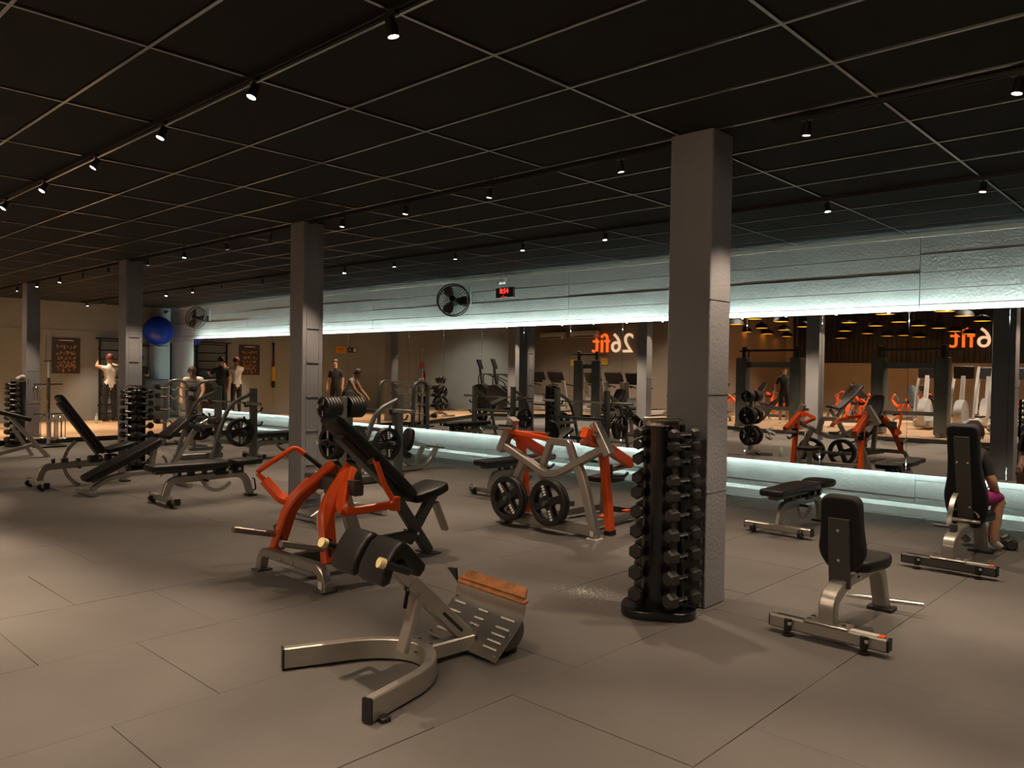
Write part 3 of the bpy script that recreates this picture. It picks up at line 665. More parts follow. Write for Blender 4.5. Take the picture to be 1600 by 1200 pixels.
# ---------------------------------------------------------------- benches
def bench(label, loc, rz, back=0.0, seat=0.0, group='adjustable benches', pin=True, brown=False):
    t = thing('adjustable_bench', label, 'bench', loc, rz, group)
    b = MB(); b.bar((0, .33, .07), (0, -.33, .07), .075, .06); c = b.build('cross_foot', M['grey'], t)
    for w in (.335, -.335):
        b = MB(); b.box((0, w, .07), (.065, .016, .08), ch=.004); b.build('end_cap', M['black'], c)
    for w in (.24, -.24):
        b = MB(); b.cyl((-.045, w - .02, .05), (-.045, w + .02, .05), .035, 14); b.cyl((-.02, w, .0), (-.02, w, .045), .022, 10); b.build('wheel', M['black'], c)
    bolts('bolt', [(.03, .07, .103), (-.03, .07, .103), (.03, -.07, .103), (-.03, -.07, .103)], c, .012, (0, 0, 1))
    b = MB(); b.sweep(fillet([(0, 0, .09), (.06, 0, .265), (.22, 0, .27), (.96, 0, .285), (1.04, 0, 0.0)], .14, 7), rect(.085, .05, .008), (0, 1, 0)); b.build('frame_beam', M['grey'], t)
    b = MB(); b.box((1.04, 0, .012), (.10, .16, .024), ch=.004); b.tube([(1.09, .05, .20), (1.12, .05, .19), (1.14, .05, .06), (1.10, .05, .05)], .009, .02); b.build('front_foot', M['black'], t)
    a0 = R(back)
    hx, hz = .70, .345
    b = MB(); b.box((.66, 0, .33), (.16, .10, .09), ch=.01); b.cyl((.70, -.07, .345), (.70, .07, .345), .035, 14); b.build('hinge_block', M['black'], t)
    b = MB(); b.cyl((.70, -.075, .345), (.70, -.08, .345), .018, 10); b.cyl((.86, -.075, .345), (.86, -.08, .345), .018, 10); b.build('hinge_cap', M['cream'], t)
    b = MB(); b.box((.86, 0, .335), (.14, .10, .09), ch=.01); b.cyl((.86, -.07, .345), (.86, .07, .345), .035, 14); b.build('hinge_block', M['black'], t)
    d = Vector((-math.cos(a0), 0, math.sin(a0))); nr = Vector((math.sin(a0), 0, math.cos(a0)))
    o = Vector((hx + .02, 0, hz + .045))
    pol = roundpoly([(0, -.135), (.22, -.155), (.48, -.13), (.92, -.12), (.92, .12), (.48, .13), (.22, .155), (0, .135)], .05)
    b = MB(); b.prism(pol, .0, .065, .02, frame_mtx(o, d, nr)); b.build('back_pad', M['vinyl'], t)
    b = MB(); b.bar(o + d * .02 - nr * .02, o + d * .84 - nr * .02, .10, .04, nr); b.build('back_rail', M['dgrey'], t)
    a1 = R(seat); d2 = Vector((math.cos(a1), 0, math.sin(a1))); n2 = Vector((-math.sin(a1), 0, math.cos(a1)))
    b = MB(); b.prism(roundpoly([(0, -.12), (.20, -.16), (.36, -.12), (.36, .12), (.20, .16), (0, .12)], .05), 0, .065, .02, frame_mtx((.79, 0, hz + .045), d2, n2)); b.build('seat_pad', M['vinyl'], t)
    # toothed arc
    if back < 5: arc = [(.42, .27), (.47, .17), (.55, .115), (.63, .105), (.71, .13), (.78, .185)]
    else:
        cx, cz = .62, .30; arc = [(cx + .33 * math.cos(R(g)), cz + .33 * math.sin(R(g))) for g in range(125, 246, 15)]
    b = MB(); b.sweep(fillet([(x, 0, z) for (x, z) in arc], .06, 3), rect(.045, .014, .003), (0, 1, 0)); ao = b.build('ladder_arc', M['grey'], t)
    bolts('arc_hole', [(x, -.008, z) for (x, z) in arc[1:-1]], ao, .008, (0, 1, 0), M['ltgrey'])
    b = MB(); b.bar((.30, 0, .30), (.30, 0, .36), .05, .08, (1, 0, 0)); b.bar((.46, 0, .30), (.46, 0, .35), .05, .05, (1, 0, 0)); b.build('pad_stop', M['dgrey'], t)
    if pin:
        b = MB(); b.cyl((.17, 0, .29), (.17, 0, .36), .022); b.build('rubber_stop', M['black'], t); b = MB(); b.cyl((.45, .0, .24), (.45, -.11, .24), .014); b.build('pull_pin', M['black'], t)
    return t
bench('black adjustable bench lying flat, nearest in the left group beside the third column', (-8.84, 3.77, 0), 90)
bench('black adjustable bench with backrest raised steeply, far left', (-11.0, 3.12, 0), 90, 55, 14)
bench('black flat bench near the mirror, right of the nearest column', (-3.32, 7.37, 0), 90)
bench('black flat bench partly hidden behind the row machine', (-6.86, 6.95, 0), 90)
def incline_left():
    t = thing('decline_bench', 'black decline bench sloping up to foot rollers, between two benches at left', 'bench', (-10.13, 3.39, 0), 90)
    b = MB(); b.sweep(fillet([(0, 0, 0), (.20, 0, .17), (.45, 0, .21), (1.05, 0, .22), (1.15, 0, 0)], .15, 6), rect(.06, .06, .008), (0, 1, 0)); b.build('frame_beam', M['grey'], t)
    b = MB(); b.bar((0.0, .26, .03), (0, -.26, .03), .06, .05); b.build('foot', M['grey'], t)
    b = MB(); b.bar((1.15, .26, .03), (1.15, -.26, .03), .06, .05); b.build('foot', M['grey'], t)
    d = Vector((.92, 0, .46)).normalized(); nr = Vector((-.46, 0, .92)).normalized()
    b = MB(); b.prism(roundpoly([(0, -.12), (.5, -.14), (.98, -.15), (.98, .15), (.5, .14), (0, .12)], .05), 0, .07, .02, frame_mtx((-.02, 0, .15), d, nr)); b.build('back_pad', M['vinyl'], t)
    b = MB(); b.bar(Vector((.05, 0, .16)), Vector((.85, 0, .56)), .1, .05); b.build('pad_rail', M['dgrey'], t)
    d2 = Vector((.78, 0, .62)); b = MB(); b.prism(roundpoly([(0, -.16), (.36, -.13), (.36, .13), (0, .16)], .05), 0, .07, .02, frame_mtx((.93, 0, .61), d2, (-.62, 0, .78))); b.build('seat_pad', M['vinyl'], t)
    b = MB(); b.bar((.75, 0, .22), (.80, 0, .52), .08, .06, (1, 0, 0)); b.bar((1.0, 0, .24), (1.38, 0, .80), .06, .06, (1, 0, 0)); b.build('post', M['grey'], t)
    for (s, z) in ((1.31, .76), (1.50, .84)):
        b = MB(); b.cyl((s, -.27, z), (s, .27, z), .012); o = b.build('roller_bar', M['chrome'], t)
        for sg in (1, -1):
            b = MB(); b.lathe([(.03, 0), (.055, .01), (.055, .16), (.03, .17)], (s, sg * .08 + (0 if sg > 0 else 0), z), (0, sg, 0), 16); b.build('foam_roller', M['black'], o)
    b = MB(); b.bar((1.36, 0, .77), (1.50, 0, .84), .04, .05); b.build('roller_arm', M['grey'], t)
    b = MB(); b.sweep([(.82 + .16 * math.cos(R(g)) , .06, .28 + .16 * math.sin(R(g))) for g in range(-60, 60, 12)], rect(.03, .012, .002), (0, 1, 0)); b.build('ladder_arc', M['steel'], t)
    return t
incline_left()
def far_left_bench():
    t = thing('incline_bench', 'grey framed incline bench cut off by the left edge', 'bench', (-14.75, 4.33, 0), 90)
    for w in (.0,):
        b = MB(); b.bar((.0, 0, .0), (-.60, 0, .74), .16, .05, (1, 0, 0)); b.build('back_leg', M['grey'], t)
    b = MB(); b.bar((-.12, .42, .0), (-.46, .30, .52), .12, .05, (1, 0, 0)); b.build('side_leg', M['grey'], t)
    b = MB(); b.sweep(fillet([(-.15, .12, .22), (-.35, .14, .16), (-.8, .15, .05), (-1.2, .15, .04)], .1), rect(.06, .06)); b.build('base_beam', M['grey'], t)
    b = MB(); b.prism(roundpoly([(0, -.14), (.62, -.13), (.62, .13), (0, .14)], .06), 0, .07, .02, frame_mtx((-.28, 0, .60), (-.78, 0, .24), (.24, 0, .78))); b.build('back_pad', M['vinyl'], t)
    b = MB(); b.prism(roundpoly([(0, -.15), (.34, -.14), (.34, .14), (0, .15)], .06), 0, .07, .02, frame_mtx((-.95, 0, .5), (-1, 0, .05), (0, 0, 1))); b.build('seat_pad', M['vinyl'], t)
    return t
far_left_bench()
def utility_bench(label, loc, tall=False):
    t = thing('utility_bench', label, 'bench', loc, 90, 'upright utility benches')
    b = MB(); b.bar((0, .335, .068), (0, -.335, .068), .075, .075); c = b.build('cross_foot', M['dgrey'] if tall else M['grey'], t)
    for w in (.34, -.34):
        b = MB(); b.box((0, w, .068), (.07, .014, .07), ch=.008); b.build('end_cap', M['black'], c)
    b = MB(); b.box((0, .21, .107), (.02, .18, .004)); b.build('recess', M['black'], c)
    b = MB(); b.box((0, -.20, .1075), (.05, .19, .003)); b.build('label_strip', M['ltgrey'], c)
    b = MB(); b.box((0, -.30, .1085), (.05, .035, .003)); b.build('orange_tag', M['orange'], c)
    for w in (.22, -.22):
        b = MB(); b.cyl((-.045, w, .03), (-.045, w, .10), .022, 12); b.cyl((-.045, w, 0), (-.045, w, .015), .03, 12); b.build('levelling_foot', M['black'], c); bolts('bolt', [(-.065, w - .02, .08)], c, .011)
    b = MB(); b.box((.01, 0, .11), (.11, .26, .012), ch=.003); b.build('mount_plate', M['grey'], c)
    bolts('bolt', [(.04, .1, .12), (-.02, .1, .12), (.04, -.1, .12), (-.02, -.1, .12)], c, .014, (0, 0, 1))
    if not tall:
        b = MB(); b.sweep(fillet([(.01, 0, .11), (.0, 0, .24), (.20, 0, .325), (.80, 0, .335), (.93, 0, 0)], .14, 8), rect(.07, .095, .008), (0, 1, 0)); b.build('frame_beam', M['grey'], t)
        b = MB(); b.box((.93, 0, .012), (.12, .16, .024), ch=.004); b.build('front_foot', M['black'], t)
        b = MB(); b.cyl((.90, .22, .055), (.96, -.25, .075), .0135); b.build('foot_bar', M['chrome'], t)
        zt, zb, lean = .80, .345, .10
        o = Vector((.215, 0, zb)); d = Vector((-.10, 0, .995)).normalized(); nr = Vector((.995, 0, .10)).normalized()
        b = MB(); b.bar(o + d * (-.05) - nr * .045, o + d * .37 - nr * .045, .125, .025, nr); p = b.build('back_plate', M['dgrey'], t)
        bolts('bolt', [o + d * .30 - nr * .058, o + d * .12 - nr * .058], p, .010, nr)
        b = MB(); b.prism(roundpoly([(.03, -.06), (.14, -.14), (.30, -.12), (.50, -.115), (.50, .115), (.30, .12), (.14, .14), (.03, .06)], .06, 5), -.03, .05, .02, frame_mtx(o, d, nr)); b.build('back_pad', M['fabric'], t)
        b = MB(); b.prism(roundpoly([(0, -.11), (.25, -.16), (.42, -.12), (.42, .12), (.25, .16), (0, .11)], .06), 0, .07, .022, Matrix.Translation((.32, 0, .36))); b.build('seat_pad', M['vinyl'], t)
        bolts('bolt', [(.30, -.07, .34)], t, .012, (0, 1, 0))
    else:
        b = MB(); b.sweep(fillet([(.01, 0, .11), (.0, 0, .24), (.20, 0, .30), (.95, 0, .31), (1.06, 0, 0)], .14, 8), rect(.07, .095, .008), (0, 1, 0)); b.build('frame_beam', M['grey'], t)
        b = MB(); b.box((1.06, 0, .012), (.10, .20, .024), ch=.004); b.build('front_foot', M['black'], t)
        b = MB(); b.cyl((.13, 0, .30), (.13, 0, .37), .03); b.cyl((.13, .0, .345), (.13, .15, .345), .012); b.build('pull_pin', M['dgrey'], t)
        o = Vector((.55, 0, .33)); d = Vector((-.26, 0, .965)).normalized(); nr = Vector((.965, 0, .26)).normalized()
        b = MB(); b.bar(o + d * (.02) - nr * .045, o + d * .78 - nr * .045, .115, .025, nr); p = b.build('back_plate', M['dgrey'], t)
        bolts('bolt', [o + d * .56 - nr * .058 + Vector((0, .04, 0)), o + d * .56 - nr * .058 - Vector((0, .04, 0)), o + d * .17 - nr * .058 - Vector((0, .04, 0))], p, .009, nr)
        b = MB(); b.prism(roundpoly([(-.04, -.10), (.08, -.15), (.24, -.168), (.42, -.13), (.60, -.12), (.87, -.12), (.87, .12), (.60, .12), (.42, .13), (.24, .168), (.08, .15), (-.04, .10)], .06, 5), -.03, .05, .02, frame_mtx(o, d, nr)); b.build('back_pad', M['fabric'], t)
        b = MB(); b.prism(roundpoly([(0, -.11), (.25, -.16), (.40, -.12), (.40, .12), (.25, .16), (0, .11)], .06), 0, .07, .022, Matrix.Translation((.58, 0, .33))); b.build('seat_pad', M['vinyl'], t)
        b = MB(); b.sweep([(.13 + .28 * (1 - math.cos(R(g))), .035, .33 + .28 * math.sin(R(g))) for g in range(0, 75, 8)], rect(.012, .04, .002), (0, 1, 0)); b.build('ladder_arc', M['steel'], t)
        b = MB(); b.cyl((.47, .115, .36), (.47, -.115, .36), .02); b.tube([(.44, .11, .40), (.42, .10, .44), (.45, .06, .45)], .008, .02); b.tube([(.44, -.11, .40), (.42, -.10, .44), (.45, -.06, .45)], .008, .02); b.build('hinge', M['chrome'], t)
    return t
utility_bench('short-backed black utility bench with its back to the camera, nearest on the right', (-1.76, 4.6, 0))
utility_bench('tall-backed black bench with a seated person behind it, right edge', (-1.72, 6.96, 0), True)
# ---------------------------------------------------------------- dumbbells and towers
def dumbbell_parts(r):
    L = .05 + r * .5; hl = .062
    b = MB(); b.tube([(0, -hl - .01, 0), (0, -hl * .5, 0), (0, hl * .5, 0), (0, hl + .01, 0)], .014, 0, 10, (0, 0, 1)); hm = b.mesh('handle', M['chrome'])
    b = MB(); pf = [(r * k * math.cos(R(60 * i + 30)), r * k * math.sin(R(60 * i + 30))) for i in range(6) for k in (1,)]
    def head(y0, y1):
        b = MB(); vs = []
        for (y, k) in ((y0, .72), (y0 + (y1 - y0) * .18, 1), (y0 + (y1 - y0) * .82, 1), (y1, .72)):
            for (x, z) in pf: vs.append((x * k, y, z * k))
        fs = []
        for q in range(3):
            for i in range(6): j = (i + 1) % 6; fs.append((q * 6 + i, q * 6 + j, q * 6 + 6 + j, q * 6 + 6 + i))
        fs += [tuple(range(5, -1, -1)), tuple(range(18, 24))]
        b.add(vs, fs); return b.mesh('head', M['hex'])
    return hm, head(hl, hl + L), head(-hl - L, -hl), hl + L
DB = {}
def dumbbell(r, loc, rz, label, group, small=False):
    if r not in DB: DB[r] = dumbbell_parts(r)
    hm, h1, h2, ln = DB[r]
    t = thing('hex_dumbbell', label, 'dumbbell', loc, rz, group)
    meshobj('handle', hm, t); meshobj('head', h1, t); meshobj('head', h2, t)
    return t
ROWZ = [1.175, 1.10, 1.005, .885, .79, .668, .542, .41, .275, .135]
RAD = [.033, .037, .040, .041, .046, .047, .049, .051, .053, .054]
def tower(label, loc, rz, where, sides, skip=()):
    t = thing('dumbbell_tower', label, 'dumbbell rack', loc, rz)
    b = MB(); b.lathe([(.11, 0), (.112, .01), (.112, 1.235), (.10, 1.245)], n=32); b.build('round_post', M['gloss'], t)
    b = MB(); b.lathe([(.100, 1.215), (.117, 1.218), (.119, 1.235), (.117, 1.252), (.06, 1.256), (.0, 1.256)], n=32); b.build('top_ring', M['chrome'], t)
    b = MB(); b.prism(roundpoly([(-.24, -.20), (.24, -.20), (.24, .20), (-.24, .20)], .18, 6), 0, .055, .01, Matrix.Identity(4)); b.build('base', M['gloss'], t)
    for (ang, ax, off, nm) in sides:
        a = R(ang); d = Vector((math.cos(a), math.sin(a), 0)); n = Vector((-d.y, d.x, 0))
        for sg in (1, -1):
            b = MB(); b.bar(d * off + n * sg * .03 + V(0, 0, .05), d * off + n * sg * .03 + V(0, 0, 1.23), .012, .04, d); b.build('side_rail', M['gloss'], t)
        b = MB()
        for z, r in zip(ROWZ, RAD):
            for sg in (1, -1): b.bar(d * .08 + n * sg * .03 + V(0, 0, z - .018), d * (off + .065) + n * sg * .03 + V(0, 0, z - .022), .010, .018)
        b.build('saddles', M['gloss'], t)
        for i, (z, r) in enumerate(zip(ROWZ, RAD)):
            p = Vector(loc) + Matrix.Rotation(R(rz), 3, 'Z') @ (d * (off + .045)) + V(0, 0, z)
            dumbbell(r, p, rz + ang, 'black hex dumbbell %s from top on %s side of %s' % (ORD[i] if i else 'first', nm, where), 'dumbbells on ' + where)
    b = MB(); b.tube([(-.14, 0, 1.17), (-.14, 0, 1.262), (.14, 0, 1.262), (.14, 0, 1.17)], .006, .04); b.build('top_handle', M['chrome'], t)
    return t
# tower by the nearest column: left column of dumbbells seen end on, right one side on
_va = math.degrees(math.atan2(-4.43, 2.75))          # direction towards the aisle
tower('tall black cylindrical dumbbell tower standing against the nearest column', (-2.77, 4.38, 0), _va + 90, 'the nearest tower', [(-188, 0, .085, 'left'), (-42, 0, .15, 'right')])
_vb = math.degrees(math.atan2(-4.75, 12.1))
tower('black dumbbell tower in front of the third column', (-12.05, 4.72, 0), _vb + 90, 'third column tower', [(-128, 0, .13, 'left'), (-52, 0, .13, 'right')])
_vc = math.degrees(math.atan2(-4.4, 17))
tower('black dumbbell tower with a white towel at the farthest column', (-17.0, 4.5, 0), _vc + 90, 'the far left tower', [(-200, 0, .13, 'left'), (-128, 0, .13, 'front')])
b = MB(); b.sphere((0, 0, .03), .09, 12, 8, (1, .7, .5)); b.sphere((.05, .03, .06), .07, 12, 8, (1, .8, .6)); o = b.build('towel', M['cwhite'], None, (-17.0, 4.5, 1.25)); tag(o, 'crumpled white towel on top of the far left dumbbell tower', 'towel')
# ---------------------------------------------------------------- plate trees
def plate_tree(label, loc, rz, where, levels, group):
    t = thing('plate_tree', label, 'plate rack', loc, rz)
    b = MB(); b.bar((0, 0, .05), (0, 0, 1.26), .075, .09, (1, 0, 0)); b.build('post', M['grey'], t)
    b = MB(); b.sweep(fillet([(-.38, 0, 0.02), (-.22, 0, .10), (.22, 0, .10), (.38, 0, .02)], .1), rect(.07, .06), (0, 1, 0)); b.build('foot', M['grey'], t)
    for s in (-.38, .38):
        b = MB(); b.bar((s, -.26, .03), (s, .26, .03), .07, .05); b.build('cross_foot', M['chrome'], t)
    for li, (z, r, nf, nb) in enumerate(levels):
        b = MB(); b.cyl((-.30, 0, z), (.30, 0, z), .024); b.build('peg', M['chrome'], t)
        for side, n in ((-1, nf), (1, nb)):
            for k in range(n):
                s = side * (.075 + k * (.042 if r > .15 else .036))
                p = Vector(loc) + Matrix.Rotation(R(rz), 3, 'Z') @ Vector((s, 0, z - .018))
                weight_plate(r, p, rz if side < 0 else rz + 180, 'black plate %s from post on %s %s peg of %s' % (CNT[k], ('upper', 'middle', 'lower')[li], 'near' if side < 0 else 'rear', where), group, random.uniform(0, 1.5))
    return t
plate_tree('grey plate tree loaded with black plates beside the second column', (-6.93, 4.80, 0), 90, 'second column plate tree', [(1.17, .115, 5, 5), (.80, .17, 3, 4), (.42, .19, 2, 2)], 'plates on the tree at the second column')
plate_tree('plate tree on the wooden floor seen in the mirror', (-18.9, 2.1, .10), 0, 'far plate tree', [(1.17, .115, 2, 2), (.80, .19, 2, 2), (.42, .225, 2, 2)], 'plates on the far tree')
# ---------------------------------------------------------------- bench press racks
def press_rack(label, loc, rz, where):
    t = thing('press_rack', label, 'rack', loc, rz)
    for w in (.60, -.60):
        b = MB(); b.bar((0, w, 0), (0, w, 1.22), .085, .105, (1, 0, 0)); b.build('upright', M['gmet'], t)
        b = MB(); b.bar((-.75, w, .05), (.08, w, .05), .07, .09); b.build('base_beam', M['gmet'], t)
        b = MB(); b.sweep(fillet([(-.72, w, .03), (-.55, w, .62), (-.40, w, .98), (-.02, w, 1.14)], .2, 6), rect(.05, .06, .008), (0, 1, 0)); b.build('brace', M['gmet'], t)
        b = MB(); b.bar((-.55, w, .55), (0, w, .55), .05, .06); b.build('side_rail', M['gmet'], t)
        b = MB()
        for z in (.72, .95): b.sweep([(-.02, w, z), (-.14, w, z - .02), (-.165, w, z + .05)], rect(.03, .03)); b.sweep([(.03, w, z - .1), (.13, w, z - .1), (.16, w, z - .04)], rect(.025, .025))
        b.build('bar_hook', M['black'], t)
        b = MB(); b.cyl((-.28, w - .02, .55), (-.28, w + math.copysign(.26, w), .55), .024); b.build('storage_peg', M['chrome'], t)
    b = MB(); b.bar((.0, .60, .30), (0, -.60, .30), .06, .08); b.bar((.0, .60, .68), (0, -.60, .68), .03, .05); b.build('cross_beam', M['gmet'], t)
    L = Vector(loc); Q = Matrix.Rotation(R(rz), 3, 'Z')
    bb = thing('barbell', 'long steel barbell resting on ' + where, 'barbell', L + Q @ Vector((-.13, 0, .985)), rz, 'barbells')
    b = MB(); b.cyl((0, -.66, 0), (0, .66, 0), .014); b.build('bar', M['chrome'], bb)
    for sg in (1, -1):
        b = MB(); b.cyl((0, sg * .655, 0), (0, sg * 1.08, 0), .025, 14); b.cyl((0, sg * .655, 0), (0, sg * .68, 0), .036, 14); b.build('sleeve', M['steel'], bb)
    for sg, n in ((1, 2), (-1, 2)):
        for k in range(n):
            p = L + Q @ Vector((-.28, sg * (.68 + .045 * k), .53))
            weight_plate(.225, p, rz + (90 if sg < 0 else -90), 'large black plate, %s on the %s peg of %s' % (('inner', 'outer')[k], 'right' if sg < 0 else 'left', where), 'plates on ' + where, .4 * k + .2)
    return t
press_rack('dark grey bench press rack behind the flat bench, left', (-12.29, 6.40, 0), 90, 'the left press rack')
press_rack('dark grey bench press rack behind the plate tree', (-9.33, 7.0, 0), 90, 'the centre press rack')
bench('black bench standing inside the left press rack', (-12.29, 6.75, 0), 90)
# ---------------------------------------------------------------- curl bar rack
def bar_rack(loc, rz):
    t = thing('curl_bar_rack', 'arched grey rack of wavy curl bars in front of the man in white', 'rack', loc, rz)
    for w in (.64, -.64):
        b = MB(); b.sweep(fillet([(-.24, w, 0), (-.20, w, 1.28), (.20, w, 1.28), (.24, w, 0)], .2, 8), rect(.045, .10, .008), (0, 1, 0)); b.build('arch', M['gmet'], t)
        b = MB(); b.bar((-.32, w, .03), (.32, w, .03), .08, .05); b.build('foot', M['gmet'], t)
        for z in (.45, .70, .95, 1.12):
            b = MB(); b.sweep([(-.20, w, z), (-.33, w, z - .01), (-.345, w, z + .04)], rect(.035, .025)); b.build('hook', M['black'], t)
    b = MB(); b.bar((0, .64, 1.265), (0, -.64, 1.265), .05, .025); b.build('tie_bar', M['gmet'], t); b = MB(); b.bar((0, .64, .06), (0, -.64, .06), .06, .06); b.build('tie_bar', M['gmet'], t)
    L = Vector(loc); Q = Matrix.Rotation(R(rz), 3, 'Z')
    for i, z in enumerate((1.145, .975, .725, .475)):
        c = thing('curl_bar', 'wavy chrome curl bar, %s down on the arched rack' % CNT[i], 'barbell', L + Q @ Vector((-.325, 0, z)), rz, 'curl bars on the arched rack')
        b = MB(); b.tube([(0, -.86, 0), (0, -.30, 0), (0, -.20, .045), (0, -.07, -.03), (0, .07, -.03), (0, .20, .045), (0, .30, 0), (0, .86, 0)], .014, .05); b.build('bar', M['chrome'], c)
        for sg in (1, -1):
            b = MB(); b.lathe([(.03, 0), (.055, .01), (.055, .10), (.03, .11)], (0, sg * .72, 0), (0, sg, 0), 14); b.build('weight', M['black'], c)
    return t
bar_rack((-14.9, 6.85, 0), 90)
# ---------------------------------------------------------------- small curl machine by the mirror
def curl_seat():
    t = thing('curl_bench', 'small grey curl bench with an oval black pad by the mirror, behind the plate tree', 'bench', (-9.42, 7.62, 0), 90)
    b = MB(); b.sweep(fillet([(-.45, 0, .04), (.50, 0, .04), (.72, 0, .36)], .2, 7), rect(.07, .07, .01), (0, 1, 0)); b.build('base_beam', M['steel'], t)
    b = MB(); b.bar((.22, 0, .05), (.42, 0, .36), .05, .07, (1, 0, 0)); b.build('post', M['grey'], t)
    b = MB(); b.bar((.20, 0, .08), (-.35, 0, .40), .06, .06); b.build('pad_rail', M['grey'], t)
    b = MB(); b.prism(roundpoly([(0, -.12), (.55, -.14), (.55, .14), (0, .12)], .05), 0, .07, .02, frame_mtx((.10, 0, .2), (-.83, 0, .45), (.45, 0, .83))); b.build('seat_pad', M['vinyl'], t)
    b = MB(); b.prism(roundpoly([(0, -.10), (.17, -.14), (.36, -.09), (.36, .09), (.17, .14), (0, .10)], .08, 5), 0, .08, .03, frame_mtx((.10, 0, .30), (.28, 0, .96), (-.96, 0, .28))); b.build('arm_pad', M['vinyl'], t)
    b = MB(); b.bar((.2, 0, .44), (.55, 0, .33), .05, .05); b.cyl((.66, -.25, .335), (.66, .25, .335), .014); b.build('bar_rest', M['chrome'], t)
    b = MB(); b.bar((-.42, .25, .03), (-.42, -.25, .03), .06, .05); b.build('cross_foot', M['grey'], t)
    return t
curl_seat()
# ================================================================== things on the walls
def wall_fan(label, loc, tilt, yaw):
    t = thing('wall_fan', label, 'fan', loc, 0, 'wall fans')
    h = bpy.data.objects.new('fan_head', None); COL.objects.link(h)
    Q = Matrix.Rotation(R(yaw), 4, 'Z') @ Matrix.Rotation(R(tilt), 4, 'X')
    def ring(b, r, y, tr):
        b.sweep([Q @ Vector((r * math.cos(2 * PI * i / 36), y, r * math.sin(2 * PI * i / 36))) for i in range(36)], circ(tr, 6), tuple(Q.to_3x3() @ Vector((0, 1, 0.01))), True)
    bpy.data.objects.remove(h)
    b = MB(); ring(b, .275, -.14, .010); ring(b, .275, -.02, .008); b.build('guard_rim', M['black'], t)
    b = MB()
    for k, r in enumerate((.05, .085, .12, .155, .19, .225, .255)): ring(b, r, -.14 - .05 * (1 - (r / .275) ** 2), .0028)
    for i in range(30):
        a = 2 * PI * i / 30; d = Vector((math.cos(a), 0, math.sin(a)))
        b.sweep([Q @ (d * .04 + Vector((0, -.19, 0))), Q @ (d * .16 + Vector((0, -.172, 0))), Q @ (d * .275 + Vector((0, -.14, 0))), Q @ (d * .275 + Vector((0, -.02, 0))), Q @ (d * .1 + Vector((0, .02, 0)))], circ(.0022, 4), (.2, .5, .8))
    b.build('guard_wires', M['black'], t)
    b = MB()
    for k in range(3):
        a = 2 * PI * k / 3; vs = []
        for (r, w, tw) in ((.05, .04, .5), (.13, .075, .4), (.20, .09, .3), (.245, .06, .25)):
            for sg in (-1, 1): p = Vector((r, sg * w * math.sin(tw) - .08, sg * w * math.cos(tw))); vs.append(Q @ (Matrix.Rotation(a, 3, 'Y') @ Vector((p.x, p.y, p.z))))
        b.add(vs, [(2 * i, 2 * i + 1, 2 * i + 3, 2 * i + 2) for i in range(3)])
    b.build('blades', M['gmet'], t)
    b = MB(); q3 = Q.to_3x3(); b.lathe([(.02, -.20), (.055, -.19), (.055, -.16), (.03, -.06), (.06, -.01), (.07, .08), (.03, .10)], axis=tuple(q3 @ Vector((0, 1, 0)))); b.build('motor', M['black'], t)
    b = MB(); b.tube([(0, .06, 0), (0.02, .10, -.05), (.04, .17, -.05), (.04, .20, .02)], .018, .03); b.box((.04, .225, .0), (.10, .02, .16), ch=.005); b.build('bracket', M['lampb'], t)
    b = MB(); b.box((.17, .225, .12), (.022, .015, .30)); b.box((.17, .222, -.02), (.05, .03, .07)); b.build('cable_duct', M['skirt'], t)
    return t
wall_fan('black wall fan facing down the room, beside the red timer', (-10.12, 9.30, 2.76), -8, 38)
wall_fan('black wall fan turned aside, in the far corner near the blue ball', (-19.85, 9.30, 2.80), -14, 26)
# red countdown timer
t = thing('wall_timer', 'small black timer with glowing red digits high on the mirror wall', 'timer', (-9.09, 9.505, 2.79))
b = MB(); b.box((0, 0, .075), (.40, .05, .17), ch=.006); b.build('case', M['black'], t)
me = text_mesh('8:54', .115, .002, M['redled'], 'digits'); o = meshobj('digits', me, t, (0, -.028, .10), (R(90), 0, 0))
me = text_mesh('. : . .', .07, .002, M['redled'], 'indicators'); o = meshobj('indicators', me, t, (0, -.028, .025), (R(90), 0, 0))
t = thing('security_camera', 'small white security camera above the red timer', 'camera', (-9.10, 9.505, 3.02))
b = MB(); b.lathe([(.03, 0), (.03, .02)], (0, 0.01, 0.06), (0, -1, 0), 14); b.tube([(0, 0, .06), (0, -.04, .06), (0, -.05, .03)], .01, .02); b.build('mount', M['white'], t)
b = MB(); b.cyl((.02, -.02, .02), (-.03, -.12, 0), .028, 14); c = b.build('body', M['white'], t); b = MB(); b.cyl((-.029, -.118, 0), (-.034, -.127, -.002), .022, 14); b.build('lens', M['black'], c)
t = thing('security_camera', 'small black security camera in the far corner above the blue ball', 'camera', (-22.08, 9.42, 3.06))
b = MB(); b.box((0.0, .03, .03), (.04, .06, .04)); b.build('mount', M['black'], t); b = MB(); b.sphere((0.02, -.02, 0), .045, 14, 10); b.build('body', M['black'], t)
